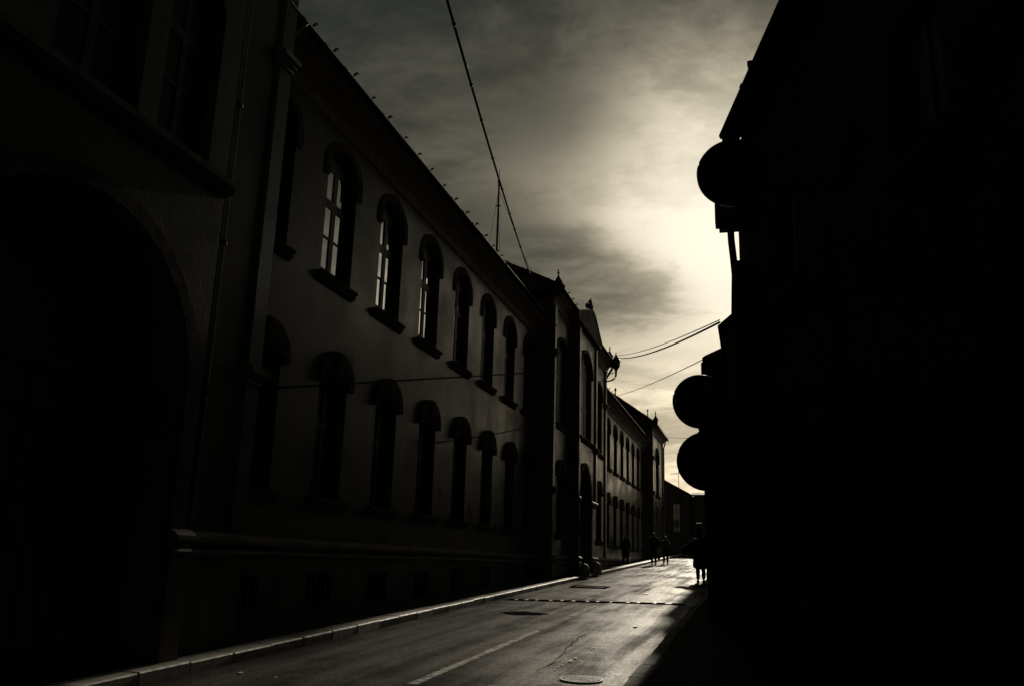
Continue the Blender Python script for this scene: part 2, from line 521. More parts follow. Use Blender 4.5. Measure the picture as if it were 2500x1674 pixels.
def flat_patch(name, pts, m, dz=0.004):
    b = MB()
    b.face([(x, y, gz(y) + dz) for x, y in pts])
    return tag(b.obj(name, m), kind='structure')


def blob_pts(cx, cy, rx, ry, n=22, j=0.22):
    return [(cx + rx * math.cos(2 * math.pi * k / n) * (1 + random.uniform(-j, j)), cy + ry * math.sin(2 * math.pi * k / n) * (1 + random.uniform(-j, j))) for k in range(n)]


flat_patch('dark_patch', blob_pts(-4.62, 17.9, 0.46, 0.42), M['patch'])  # dark uneven oval on the road surface
# tar-sealed crack along the wheel track
b = MB()
px = -2.55
for i in range(26):
    y0 = 10.6 + i * 0.16; y1 = y0 + 0.16
    x0 = px; px += random.uniform(-0.035, 0.03)
    w = random.uniform(0.003, 0.012)
    b.face([(x0 - w, y0, gz(y0) + .004), (x0 + w, y0, gz(y0) + .004), (px + w, y1, gz(y1) + .004), (px - w, y1, gz(y1) + .004)])
tag(b.obj('tar_seam', M['patch']), kind='structure')

# ------------------------------------------------------------------ things let into the road
def place_on_road(o, y): pass


t = thing('manhole_cover', (-1.93, 10.18, gz(10.18)), 'round ribbed iron manhole cover in the road at the bottom edge', 'manhole cover')
def tilt(b):
    for v in b.b.verts: v.co.z += gz(v.co.y)
    return b
mx, my = -1.93, 10.18
b = MB()
b.lathe([(0.245, 0.004), (0.245, 0.018), (0.222, 0.018), (0.222, 0.006)], mx, my, 36)
tilt(b).obj('rim', M['castiron'], t, smooth=False)
b = MB(); b.lathe([(0.0, 0.005), (0.221, 0.005), (0.221, 0.009), (0.0, 0.009)], mx, my, 36)
tilt(b).obj('plate', M['patch'], t)
b = MB()
for i in range(-6, 7):
    u = i * 0.031
    h = math.sqrt(max(0, 0.21 ** 2 - u * u))
    segs = [(-h, -0.075), (-0.055, 0.055), (0.075, h)] if abs(u) < 0.12 else [(-h, h)]
    for a, c_ in segs:
        if c_ - a < 0.02: continue
        p = [(mx + u + 0.0 + 0.25 * a, my + a), (mx + u + 0.25 * c_, my + c_)]
        b.prism([(p[0][0] - .007, p[0][1]), (p[0][0] + .007, p[0][1]), (p[1][0] + .007, p[1][1]), (p[1][0] - .007, p[1][1])], 'z', 0.009, 0.018)
tilt(b).obj('ribs', M['castiron'], t)

t = thing('trench_drain', (-3.9, 21.7, gz(21.7)), 'narrow slotted drain running straight across the road', 'drain')
XA, XB = -5.9, -1.72
def drain_y(x): return 21.25 + (x - XA) / (XB - XA) * 0.85
b = MB()
n = 12
for s in (-1, 1):
    for i in range(n):
        x0, x1 = XA + (XB - XA) * i / n, XA + (XB - XA) * (i + 1) / n
        b.prism([(x0, drain_y(x0) + s * .15 - .02), (x1, drain_y(x1) + s * .15 - .02), (x1, drain_y(x1) + s * .15 + .02), (x0, drain_y(x0) + s * .15 + .02)], 'z', 0.003, 0.02)
tilt(b).obj('frame', M['patch'], t)
b = MB()
for i in range(n):
    x0, x1 = XA + (XB - XA) * i / n, XA + (XB - XA) * (i + 1) / n
    b.face([(x0, drain_y(x0) - .13, .006), (x1, drain_y(x1) - .13, .006), (x1, drain_y(x1) + .13, .006), (x0, drain_y(x0) + .13, .006)])
tilt(b).obj('channel', M['patch'], t)
x = XA + 0.2
while x < XB - 0.1:
    w = random.choice((0.05, 0.06, 0.07, 0.16 if x > -3.2 else 0.06))
    b = MB()
    b.prism([(x, drain_y(x) - .13), (x + w, drain_y(x) - .13), (x + w, drain_y(x) + .13), (x, drain_y(x) + .13)], 'z', 0.008, 0.019 + random.uniform(0, .006))
    tilt(b).obj('grate_bar', M['castiron'], t)
    x += random.uniform(0.24, 0.40)
b = MB(); b.lathe([(0.0, 0.004), (0.06, 0.004), (0.06, 0.03), (0.0, 0.03)], XB, drain_y(XB), 10)
tilt(b).obj('end_cap', M['castiron'], t)

t = thing('access_cover', (-4.95, 27.5, gz(27.5)), 'rectangular sunken access cover in the road beyond the slotted drain', 'access cover')
b = MB()
for a in ((-5.55, -4.42, 27.1, 27.16), (-5.55, -4.42, 27.9, 27.96), (-5.55, -5.47, 27.16, 27.9), (-4.5, -4.42, 27.16, 27.9)):
    b.box(a[0], a[1], a[2], a[3], 0.003, 0.03)
tilt(b).obj('frame', M['patch'], t)
for xa, xb in ((-5.46, -4.99), (-4.98, -4.51)):
    b = MB(); b.box(xa, xb, 27.17, 27.89, 0.004, 0.015)
    tilt(b).obj('plate', M['asphalt'], t)
t = thing('small_cover', (-3.0, 25.3, gz(25.3)), 'small iron valve cover beside the centre line', 'valve cover')
b = MB(); b.lathe([(0.0, .004), (.09, .004), (.09, .016), (0, .016)], -3.0, 25.3, 14); tilt(b).obj('lid', M['castiron'], t)
b = MB()
for x, y, s in ((-2.36, 10.75, .014), (-2.37, 10.95, .013), (-2.36, 11.15, .016), (-2.33, 11.5, .022), (-2.32, 11.8, .024), (-2.28, 12.8, .02), (-2.29, 13.0, .02), (-2.1, 16.2, .035), (-1.95, 16.6, .015), (-5.6, 9.1, .02), (-3.6, 18.9, .02), (-2.9, 14.6, .015), (-5.1, 9.0, .012)):
    b.prism([(x - s, y - s * 1.5), (x + s, y - s), (x + s * .8, y + s * 1.4), (x - s * .7, y + s)], 'z', 0.005, 0.005 + s * .5)
tag(tilt(b).obj('litter', M['chip']), 'white crumbs lying along the wheel track', 'litter', kind='stuff')


# ------------------------------------------------------------------ the school-like building on the left
WX, PX, BX = -7.3, -6.7, -6.4      # wing wall, projecting bays, gateway bays
school = thing('school_building', (-9, 35, gz(35)), 'long two-storey plastered building with arched windows lining the left pavement', 'building')
WD = 0.17                           # depth at which the windows sit
Z_TOP = 9.72

up_c = [13.75 + 2.4 * k for k in range(-1, 7)]
lo_c = [14.02 + 2.42 * k for k in range(-1, 7)]
up_c2 = [45.55 + 2.49 * k for k in range(7)]
lo_c2 = [45.35 + 2.49 * k for k in range(7)]
UPW, LOW = 1.2, 1.08


def up_hole(y, w=UPW): return arch(y, w, 6.5, 8.62, 0.42)
def lo_hole(y, w=LOW): return arch(y, w, 2.55, 4.6, 0.16)
def cells_for(y0, y1, ups, los, zlo=0.0, ztop=Z_TOP, uph=up_hole, loh=lo_hole):
    edges = [y0] + [(a + b_) / 2 for a, b_ in zip(ups, ups[1:])] + [y1]
    out = []
    for i, u in enumerate(ups):
        out.append((edges[i], edges[i + 1], 5.7, ztop, [uph(u)]))
    edges = [y0] + [(a + b_) / 2 for a, b_ in zip(los, los[1:])] + [y1]
    for i, u in enumerate(los):
        out.append((edges[i], edges[i + 1], zlo, 5.7, [loh(u)]))
    return out


def wall(x, cells, depth=WD + .03, name='wall', m='plaster'):
    return MB().facade(cells, depth, Matrix.Translation((x, 0, 0))).obj(name, M[m], school, recalc=False)


wall(WX, cells_for(10.5, 29.35, up_c, lo_c))
wall(WX, cells_for(40.9, 61.2, up_c2, lo_c2))
# bay left and right of the gateway
A_UP, A_LO, C_UP, C_LO = 30.93, 30.97, 38.95, 39.1
wall(PX, [(29.35, 32.5, 5.7, 11.0, [arch(A_UP, 2.0, 6.45, 8.95, 0.7)]), (29.35, 32.5, 0, 5.7, [arch(A_LO, 1.45, 2.55, 4.6, 0.16)])])
wall(PX, [(36.5, 40.9, 5.7, 11.0, [arch(C_UP, 1.9, 6.45, 8.95, 0.7)]), (36.5, 40.9, 0, 5.7, [arch(C_LO, 1.45, 2.55, 4.6, 0.16)])])
# gateway bay
GY = 34.05
wall(BX, [(32.5, 36.5, 5.7, 11.0, [arch(34.2, 2.5, 6.4, 9.1, 0.85)])])
wall(BX, [(32.5, 36.5, 0, 5.7, [arch(GY, 2.5, -0.2, 3.95, 1.31, 16)])], depth=0.6)
# end bay
wall(PX, [(61.2, 68.4, 5.7, 11.0, [arch(64.6, 2.3, 6.5, 8.9, 1.0)]), (61.2, 68.4, 0, 5.7, [])])
# near bay and its gateway
wall(PX, [(8.9, 10.5, 0, 11.0, [])]); wall(PX, [(-6, 2.6, 0, 11.0, [])])
wall(BX, [(2.6, 8.9, 5.55, 11.0, [arch(6.55, 1.25, 6.3, 8.3, 0.5), arch(8.0, 1.0, 6.3, 8.3, 0.45), arch(4.6, 1.1, 6.3, 8.3, 0.45)])], depth=0.2)
wall(BX, [(2.6, 8.9, -0.4, 5.55, [arch(6.75, 3.6, -0.3, 3.45, 1.72, 18)])], depth=0.5)
# side returns
b = MB()
def ret(y, x0, x1, ztop, z0=0): b.face([(x0, y, z0), (x1, y, z0), (x1, y, ztop), (x0, y, ztop)])
ret(29.35, WX, PX, 11.0); ret(32.5, PX, BX, 11.0); ret(36.5, PX, BX, 11.0); ret(40.9, WX, PX, 11.0)
ret(61.2, WX, PX, 11.0); ret(68.4, -20, PX, 11.0); ret(10.5, WX, PX, 11.0); ret(8.9, PX, BX, 11.0); ret(2.6, PX, BX, 11.0)
ret(-6, -20, PX, 11, -0.5)
b.face([(-20, -6, -1), (-20, 68.4, -1), (-20, 68.4, 11), (-20, -6, 11)])
b.face([(-20, 68.4, 9.7), (WX, 68.4, 9.7), (WX, -6, 9.7), (-20, -6, 9.7)])
b.obj('side_wall', M['plaster'], school, recalc=False)

# plinth with a moulded ledge
def plinth(x, y0, y1):
    b = MB()
    b.box(x - 0.05, x + 0.10, y0, y1, -0.6, 1.70)
    b.obj('plinth', M['plinth'], school)
    b = MB()
    b.prism([(x - .02, 1.70), (x + .15, 1.70), (x + .17, 1.73), (x + .17, 1.77), (x + .13, 1.80), (x + .05, 1.84), (x - .02, 1.84)], 'y', y0 - .01, y1 + .01)
    b.obj('ledge', M['trim'], school)
    b = MB()
    b.prism([(x - .02, 1.56), (x + .125, 1.56), (x + .14, 1.59), (x + .125, 1.62), (x - .02, 1.62)], 'y', y0, y1)
    b.obj('ledge', M['trim'], school)
plinth(WX, 10.52, 29.33); plinth(PX, 29.36, 32.48); plinth(PX, 36.52, 40.9); plinth(WX, 40.92, 58.5)
plinth(PX, 8.92, 10.5); plinth(BX, 8.57, 8.9); plinth(BX, 2.6, 4.93)
plinth(BX, 32.5, 32.79); plinth(BX, 35.31, 36.5)
# cellar windows low in the plinth
cw = None
for k in range(9):
    y = 13.9 + 2.43 * (k - 1)
    if y > 28.9: break
    if cw is None:
        cw = MB().box(0, 0.012, -0.45, 0.45, 0, 0.5).obj('cellar_window', M['patch'], school, local=True)
        cw.location = Vector((WX + .1, y, 0.78)) - WL[school.name]
        proto_cw = cw
        bars = MB()
        for q in range(5): bars.box(0.014, 0.03, -0.36 + q * .18 - .012, -0.36 + q * .18 + .012, 0, 0.5)
        o = bars.obj('bars', M['iron'], cw, local=True)
        proto_bars = o
    else:
        cw = inst(proto_cw, (WX + .1, y, max(0.78, gz(y) + 0.2)), school)
        o = proto_bars.copy(); COL.objects.link(o); o.parent = cw

# ---- windows: frame > panes; alike ones share their meshes
def make_window(w, z1, rise, panes, fr=0.2, mull=0.18, transom=None, glass='glass_dull'):
    """local frame: y across (0 = centre), z up from the sill, x=0 the glass plane. Returns (frame mesh, [pane meshes])"""
    b = MB()
    h = w / 2
    top = z1 + rise
    holes = [[(a, c_), (b2, c_), (b2, d_), (a, d_)] for a, b2, c_, d_ in panes]
    outl = arch(0, w + 0.04, -0.02, z1, rise, 10)
    polys = [[Vector((p[0], p[1], 0)) for p in outl]] + [[Vector((p[0], p[1], 0)) for p in hh] for hh in holes]
    flat = [p for q in polys for p in q]
    for xx in (0.02,):
        vv = [b.b.verts.new((xx, p.x, p.y)) for p in flat]
        for tri in tessellate_polygon(polys):
            try: b.b.faces.new([vv[i] for i in tri])
            except ValueError: pass
    for hh in holes:
        A = [b.b.verts.new((0.02, *p)) for p in hh]; B = [b.b.verts.new((-0.02, *p)) for p in hh]
        for i in range(4): b.b.faces.new((A[i], A[(i + 1) % 4], B[(i + 1) % 4], B[i]))
    fm = bpy.data.meshes.new('frame'); b.b.to_mesh(fm); b.b.free(); fm.materials.append(M['frame'])
    pms = []
    for a, b2, c_, d_ in panes:
        q = MB(); q.box(-0.012, 0.0, a - .01, b2 + .01, c_ - .01, d_ + .01)
        bmesh.ops.recalc_face_normals(q.b, faces=q.b.faces[:])
        pm = bpy.data.meshes.new('pane'); q.b.to_mesh(pm); q.b.free(); pm.materials.append(M[glass]); pms.append(pm)
    return fm, pms


def put_window(spec, x, y, z, parent=None, rotz=0.0, skew=True):
    parent = parent or school
    fm, pms = spec
    f_ = bpy.data.objects.new('window', fm); COL.objects.link(f_); f_.parent = parent
    f_.location = Vector((x, y, z)) - WL[parent.name]
    f_.rotation_euler = (0, 0, rotz)
    for pm in pms:
        p = bpy.data.objects.new('pane', pm); COL.objects.link(p); p.parent = f_
        if skew: p.rotation_euler = (0, random.uniform(-.004, .004), random.uniform(-.006, .006))
    return f_


def grid_panes(w, fr, mull, rows):
    h = w / 2
    out = []
    for z0, z1 in rows:
        out.append((-h + fr, -mull / 2, z0, z1)); out.append((mull / 2, h - fr, z0, z1))
    return out


W_UP = make_window(UPW, 2.12, 0.42, grid_panes(UPW, 0.15, 0.15, [(0.2, 0.79), (0.82, 1.38), (1.55, 2.13)]))
W_UPC = make_window(UPW, 2.12, 0.42, grid_panes(UPW, 0.15, 0.15, [(0.2, 0.79), (0.82, 1.38), (1.55, 2.13)]), glass='glass')
W_LO = make_window(LOW, 2.05, 0.16, grid_panes(LOW, 0.12, 0.12, [(0.14, 0.62), (0.66, 1.25), (1.38, 1.98)]))
W_LO2 = make_window(1.45, 2.05, 0.16, grid_panes(1.45, 0.13, 0.13, [(0.14, 0.62), (0.66, 1.25), (1.38, 1.98)]))
W_A = make_window(2.0, 2.5, 0.7, grid_panes(2.0, 0.16, 0.3, [(0.2, 0.95), (1.0, 1.7), (1.85, 2.6)]))
W_C = make_window(1.9, 2.5, 0.7, grid_panes(1.9, 0.16, 0.3, [(0.2, 0.95), (1.0, 1.7), (1.85, 2.6)]))
W_G = make_window(2.5, 2.7, 0.85, [(-1.1, -.5, .2, 1.2), (-.35, .35, .2, 1.2), (.5, 1.1, .2, 1.2), (-1.1, -.5, 1.35, 2.6), (-.35, .35, 1.35, 3.0), (.5, 1.1, 1.35, 2.6)])
W_E = make_window(2.3, 2.4, 1.0, grid_panes(2.3, 0.16, 0.3, [(0.2, 1.1), (1.2, 1.9), (2.05, 2.7)]))
W_N1 = make_window(1.25, 2.0, 0.5, grid_panes(1.25, 0.14, 0.12, [(0.14, 0.75), (0.8, 1.4), (1.55, 2.1)]))
W_N2 = make_window(1.0, 2.0, 0.45, grid_panes(1.0, 0.12, 0.1, [(0.14, 0.75), (0.8, 1.4), (1.55, 2.1)]))

# hoods, sills: shared meshes
def hood_mesh(w, zs, rise, over=0.14, thick=0.09):
    b = MB()
    h = w / 2 + over
    top = [(h * math.cos(math.pi * i / 12), zs + 0.10 + (rise + 0.36) * math.sin(math.pi * i / 12)) for i in range(13)]
    hi = w / 2
    low = [(-hi * math.cos(math.pi * i / 10), zs + rise * math.sin(math.pi * i / 10)) for i in range(11)]
    outl = top + [(-h, zs - .02), (-hi, zs - .02)] + low[1:-1] + [(hi, zs - .02), (h, zs - .02)]
    b.prism(outl, 'x', -0.02, thick)
    # carved relief: a keystone and two scrolls
    b.prism([(-.09, zs + rise + .0), (.09, zs + rise), (.12, zs + rise + .42), (-.12, zs + rise + .42)], 'x', thick, thick + .05)
    for s in (-1, 1):
        for k in range(3):
            cy, cz = s * (.2 + .14 * k), zs + rise + .17 - .05 * k
            b.prism([(cy + .06 * math.cos(a * math.pi / 4), cz + .055 * math.sin(a * math.pi / 4)) for a in range(8)], 'x', thick, thick + .03)
    bmesh.ops.recalc_face_normals(b.b, faces=b.b.faces[:])
    me = bpy.data.meshes.new('hood'); b.b.to_mesh(me); b.b.free(); me.materials.append(M['stone'])
    return me


def arch_ring_mesh(w, zs, rise, t=0.15, thick=0.06, drop=0.0):
    b = MB()
    h = w / 2
    n = 14
    o = [((h + t) * math.cos(math.pi * i / n), zs + (rise + t) * math.sin(math.pi * i / n)) for i in range(n + 1)]
    i_ = [(h * math.cos(math.pi * i / n), zs + rise * math.sin(math.pi * i / n)) for i in range(n + 1)]
    if drop:
        o = [(h + t, zs - drop)] + o + [(-h - t, zs - drop)]
        i_ = [(h, zs - drop)] + i_ + [(-h, zs - drop)]
    b.prism(o + i_[::-1], 'x', -0.01, thick)
    bmesh.ops.recalc_face_normals(b.b, faces=b.b.faces[:])
    me = bpy.data.meshes.new('arch_moulding'); b.b.to_mesh(me); b.b.free(); me.materials.append(M['stone'])
    return me


def sill_mesh(w, over=0.14):
    b = MB()
    h = w / 2 + over
    b.prism([(-.15, 0.02), (.10, 0.0), (.14, -.03), (.14, -.07), (.10, -.09), (.08, -.16), (.02, -.2), (-.02, -.2)], 'y', -h, h)
    bmesh.ops.recalc_face_normals(b.b, faces=b.b.faces[:])
    me = bpy.data.meshes.new('sill'); b.b.to_mesh(me); b.b.free(); me.materials.append(M['stone'])
    return me


def part(name, me, x, y, z=0.0, parent=None):
    parent = parent or school
    o = bpy.data.objects.new(name, me); COL.objects.link(o); o.parent = parent
    o.location = Vector((x, y, z)) - WL[parent.name]
    return o


H_LO = hood_mesh(LOW, 4.6, 0.16)
H_LO2 = hood_mesh(1.45, 4.6, 0.16)
R_UP = arch_ring_mesh(UPW, 8.62, 0.42, 0.17, 0.035, 0.25)
S_UP, S_LO, S_LO2, S_BIG = sill_mesh(UPW, .1), sill_mesh(LOW), sill_mesh(1.45, .1), sill_mesh(2.0, .12)
for y in up_c + up_c2:
    put_window(W_UPC if y < 21.5 else W_UP, WX - WD, y, 6.5)
    part('arch_moulding', R_UP, WX, y); part('sill', S_UP, WX, y, 6.5)
for y in lo_c + lo_c2:
    put_window(W_LO, WX - WD, y, 2.55)
    part('hood', H_LO, WX, y); part('sill', S_LO, WX, y, 2.55)
for y in (A_LO, C_LO):
    put_window(W_LO2, PX - WD, y, 2.55); part('hood', H_LO2, PX, y); part('sill', S_LO2, PX, y, 2.55)
put_window(W_A, PX - WD, A_UP, 6.45); part('sill', S_BIG, PX, A_UP, 6.45); part('arch_moulding', arch_ring_mesh(2.0, 8.95, 0.7, .14), PX, A_UP)
put_window(W_C, PX - WD, C_UP, 6.45); part('sill', S_BIG, PX, C_UP, 6.45); part('arch_moulding', arch_ring_mesh(1.9, 8.95, 0.7, .14), PX, C_UP)
put_window(W_G, BX - WD, 34.2, 6.4); part('sill', sill_mesh(2.6, .2), BX, 34.2, 6.4); part('arch_moulding', arch_ring_mesh(2.5, 9.1, 0.85, .14), BX, 34.2)
put_window(W_E, PX - WD, 64.6, 6.5); part('sill', sill_mesh(2.3, .15), PX, 64.6, 6.5); part('arch_moulding', arch_ring_mesh(2.3, 8.9, 1.0, .12), PX, 64.6)
put_window(W_N1, BX - 0.19, 6.55, 6.3); put_window(W_N2, BX - 0.19, 8.0, 6.3); put_window(W_N2, BX - 0.19, 4.6, 6.3)
MB().prism([(BX, 5.98), (BX + .12, 6.02), (BX + .16, 6.1), (BX + .16, 6.18), (BX, 6.24)], 'y', 2.6, 8.9).obj('sill_course', M['stone'], school)
# gateway surrounds, doors and impost mouldings
part('arch_moulding', arch_ring_mesh(2.5, 3.95, 1.31, .2, .07, 3.2), BX, GY)['label'] = 'pale stone band round the gateway arch'
part('arch_moulding', arch_ring_mesh(3.6, 3.45, 1.72, .18, .06, 3.0), BX, 6.75)


def gate(x, yc, w, zs, rise, z0):
    b = MB()
    b.prism(arch(yc, w + .1, z0 - .3, zs, rise + .05, 16), 'x', x - .06, x - .03)
    gt = b.obj('gate', M['wood'], school)
    for s in (-1, 1):
        y0, y1 = (yc - w / 2 + .06, yc - .03) if s < 0 else (yc + .03, yc + w / 2 - .06)
        n = 6
        for i in range(n):
            a, c_ = y0 + (y1 - y0) * i / n + .008, y0 + (y1 - y0) * (i + 1) / n - .008
            MB().box(x - .03, x - .008, a, c_, z0, zs - .1).obj('board', M['wood'], gt)
        MB().box(x - .008, x + .02, y0, y1, z0 + .25, z0 + .42).obj('rail', M['wood'], gt)
        MB().box(x - .008, x + .02, y0, y1, zs - .5, zs - .35).obj('rail', M['wood'], gt)
    MB().box(x - .03, x + .03, yc - w / 2, yc + w / 2, zs - .09, zs + .06).obj('transom', M['wood'], gt)
    return gt


gate(BX - 0.55, GY, 2.5, 3.95, 1.31, gz(34))
gate(BX - 0.45, 6.75, 3.6, 3.45, 1.72, gz(6.7))
def impost(x, y0, y1, z):
    b = MB()
    b.prism([(x - .02, z - .16), (x + .04, z - .14), (x + .07, z - .06), (x + .13, z - .03), (x + .13, z + .05), (x + .09, z + .09), (x - .02, z + .1)], 'y', y0, y1)
    b.obj('impost', M['trim'], school)
impost(BX, 32.45, 32.83, 3.95); impost(BX, 35.28, 36.6, 3.95)
# corner pilasters of the projecting bays, with capitals
def pilaster(x, y0, y1, z0, z1, caps):
    MB().box(x - .02, x + .07, y0, y1, z0, z1).obj('pilaster', M['plaster'], school)
    for z in caps:
        b = MB()
        for k, (o, h0, h1) in enumerate(((.03, -.14, -.06), (.07, -.06, .0), (.12, .0, .08), (.06, .08, .13))):
            b.box(x - .02, x + .07 + o, y0 - o * .6, y1 + o * .6, z + h0, z + h1)
        b.obj('capital', M['trim'], school)
pilaster(PX, 29.33, 29.62, 1.85, 10.95, [4.0, 8.9])
pilaster(PX, 40.62, 40.92, 1.85, 10.95, [8.9])
pilaster(PX, 61.18, 61.55, 2.1, 10.95, [6.45, 8.9])
pilaster(PX, 68.05, 68.42, 2.2, 10.95, [5.9])
pilaster(BX, 32.48, 32.75, 4.1, 10.95, [])
pilaster(BX, 36.25, 36.52, 4.1, 10.95, [6.2])
pilaster(PX, 10.2, 10.52, 1.85, 10.95, [4.0, 8.9])
# lozenge ornament on the end bay
b = MB()
b.prism([(63.15, 4.85), (64.0, 4.25), (64.45, 3.95), (64.9, 4.25), (65.7, 4.85), (64.9, 5.3), (64.45, 5.75), (64.0, 5.3)], 'x', PX, PX + .06)
b.obj('ornament', M['stone'], school)

# cornices under the eaves
def cornice(x, y0, y1, z, out):
    b = MB()
    b.prism([(x - .05, z - .55), (x + .05, z - .5), (x + .08, z - .3), (x + out * .45, z - .18), (x + out * .8, z - .1), (x + out * .95, z - .02), (x - .05, z - .02)], 'y', y0, y1)
    b.obj('cornice', M['trim'], school)
cornice(WX, 10.5, 29.3, 9.9, 0.55); cornice(WX, 40.95, 61.15, 9.9, 0.55)
cornice(PX, 29.1, 32.48, 11.1, 0.38); cornice(PX, 36.52, 41.1, 11.1, 0.38); cornice(PX, 60.95, 68.6, 11.15, 0.38)
cornice(BX, 2.4, 9.0, 11.1, 0.3); cornice(PX, 9.0, 10.7, 11.1, 0.38)

# roofs
def tri_roof(name, faces, lab=None):
    b = MB()
    for f_ in faces: b.face(f_)
    o = b.obj(name, M['roof'], school, recalc=False)
    return o
def wing_roof(y0, y1):
    e, r = -6.7, -13.0
    zr = 9.95 + (e - r) * 0.72
    tri_roof('roof', [[(e, y0, 9.95), (e, y1, 9.95), (r, y1, zr), (r, y0, zr)], [(e, y0, 9.90), (e, y1, 9.90), (WX - .1, y1, 9.88), (WX - .1, y0, 9.88)],
                      [(e, y0, 9.90), (e, y1, 9.90), (e, y1, 9.95), (e, y0, 9.95)], [(r, y0, zr), (r, y1, zr), (-20, y1, 9.9), (-20, y0, 9.9)]])
    # half-round gutter on the roof edge
    b = MB(); b.tube([(e + .03, y0, 9.89), (e + .03, y1, 9.89)], 0.055, 8); b.obj('gutter', M['gutter'], school)
wing_roof(10.3, 29.6); wing_roof(40.7, 61.4)
def hip_roof(y0, y1, ze, pitch, back=-20.0, e=-6.3, mid=True):
    t_ = math.tan(R_(pitch))
    h = (y1 - y0) / 2
    ya = (y0 + y1) / 2
    ap = (e - h, ya, ze + h * t_)
    bk = (back, ya, ze + h * t_)
    tri_roof('roof', [[(e, y0, ze), (e, y1, ze), ap], [(e, y1, ze), (back, y1, ze), bk, ap], [(back, y0, ze), (e, y0, ze), ap, bk],
                      [(e, y0, ze - .05), (e, y1, ze - .05), (-7.5, y1, ze - .07), (-7.5, y0, ze - .07)], [(e, y0, ze - .05), (e, y1, ze - .05), (e, y1, ze), (e, y0, ze)],
                      [(back, y0, ze - .05), (e, y0, ze - .05), (e, y0, ze), (back, y0, ze)], [(back, y1, ze - .05), (e, y1, ze - .05), (e, y1, ze), (back, y1, ze)]])
    # ridge tiles up both hips, each lapping the next one
    for yy in (y0, y1):
        a = Vector((e - .05, yy + (.05 if yy == y0 else -.05), ze + .06)); c_ = Vector(ap) + Vector((0, 0, .06))
        L = (c_ - a).length
        n = int(L / 0.36)
        d = (c_ - a).normalized()
        for i in range(n):
            p = a + d * (i * .36)
            q = MB()
            q.tube([p, p + d * .40], [0.125 + random.uniform(-.01, .012), 0.10], 8)
            q.obj('ridge_tile', M['roof'], school)
    b = MB(); b.tube([(e + .03, y0, ze - .06), (e + .03, y1, ze - .06)], 0.055, 8); b.obj('gutter', M['gutter'], school)
    return Vector(ap)
APEX = hip_roof(29.0, 41.2, 11.15, 35)
hip_roof(61.0, 69.0, 11.2, 38)
hip_roof(2.3, 10.75, 11.15, 35, e=-5.45)

# snow guards: little iron hooks along the roof edges
b = MB()
b.tube([(-.03, 0, -.02), (.0, 0, .05), (.02, 0, .10), (.05, 0, .125), (.085, 0, .115), (.10, 0, .085)], [.014, .014, .016, .018, .016, .010], 6)
b.tube([(.02, 0, .10), (.06, 0, .085)], .012, 5)
sg = b.obj('snow_guard', M['gutter'], school, local=True)
ys_ = [11.14, 11.89, 12.69, 13.49, 14.26, 15.11, 15.88, 16.67, 17.51, 18.34, 19.19, 19.98, 20.82, 21.56, 22.39]
while ys_[-1] < 28: ys_.append(ys_[-1] + 0.8)
first = True
for y in ys_ + [42.0 + .8 * k for k in range(23)]:
    loc = Vector((-6.72, y, 9.96))
    if first: sg.location = loc - WL[school.name]; WL[sg.name] = loc; first = False
    else: inst(sg, loc, school, random.uniform(-.25, .25)).scale = (random.uniform(.85, 1.1),) * 3
for y in (29.9, 30.65, 31.4, 39.2, 39.95): inst(sg, (-6.32, y, 11.15), school)
for k in range(8): inst(sg, (-6.32, 62.0 + .8 * k, 11.2), school)

# corner pinnacles
def pinnacle(x, y, z, s=1.0):
    b = MB()
    b.lathe([(.15 * s, z - .2), (.15 * s, z + .30 * s), (.19 * s, z + .33 * s), (.195 * s, z + .40 * s), (.17 * s, z + .44 * s), (.12 * s, z + .52 * s), (.05 * s, z + .66 * s), (.028 * s, z + .72 * s),
             (.028 * s, z + .78 * s), (.055 * s, z + .80 * s), (.055 * s, z + .835 * s), (.025 * s, z + .85 * s), (.022 * s, z + .88 * s), (.035 * s, z + .91 * s), (.03 * s, z + .95 * s), (.004, z + .985 * s)], x, y, 12)
    b.obj('pinnacle', M['zinc'], school)
pinnacle(-6.54, 29.25, 11.12, 0.86)
pinnacle(-6.45, 61.4, 11.2, 1.06)
pinnacle(-6.5, 40.95, 11.12, 0.86)
for x_, y_, z_, h_ in ((-6.78, 44.6, 10.0, .62), (-6.78, 59.4, 11.55, .5)):
    b = MB(); b.lathe([(.035, z_), (.03, z_ + h_ * .7), (.06, z_ + h_ * .78), (.06, z_ + h_ * .88), (.02, z_ + h_)], x_, y_, 8)
    b.obj('roof_finial', M['zinc'], school)

# curved gable over the gateway
gp = [(31.5, 10.75), (31.5, 11.02), (32.45, 11.31), (33.6, 11.64), (34.2, 11.82), (34.66, 11.88), (35.27, 11.77), (35.8, 11.52), (36.34, 11.24), (36.89, 11.0), (36.89, 10.75)]
b = MB(); b.prism(gp, 'x', -7.3, -6.21); b.obj('gable', M['plinth'], school)
b = MB()
for (y0, z0), (y1, z1) in zip(gp[1:-1], gp[2:-1]):
    b.prism([(y0, z0), (y1, z1), (y1, z1 + .045), (y0, z0 + .045)], 'x', -7.35, -6.18)
b.obj('gable_coping', M['stone'], school)
b = MB()     # leaf-shaped finial with a curled scroll behind it
fin = [(-.12, 0), (0, 0), (.005, .2), (-.02, .36), (-.05, .50), (-.09, .43), (-.13, .385), (-.19, .34), (-.165, .29), (-.115, .235), (-.155, .24), (-.2, .285), (-.245, .29), (-.285, .22), (-.295, .15), (-.27, .09), (-.19, .085), (-.14, .06)]
b.prism([(-6.19 + x, 11.9 + z) for x, z in fin], 'y', 34.28, 34.52)
b.obj('gable_finial', M['stone'], school)
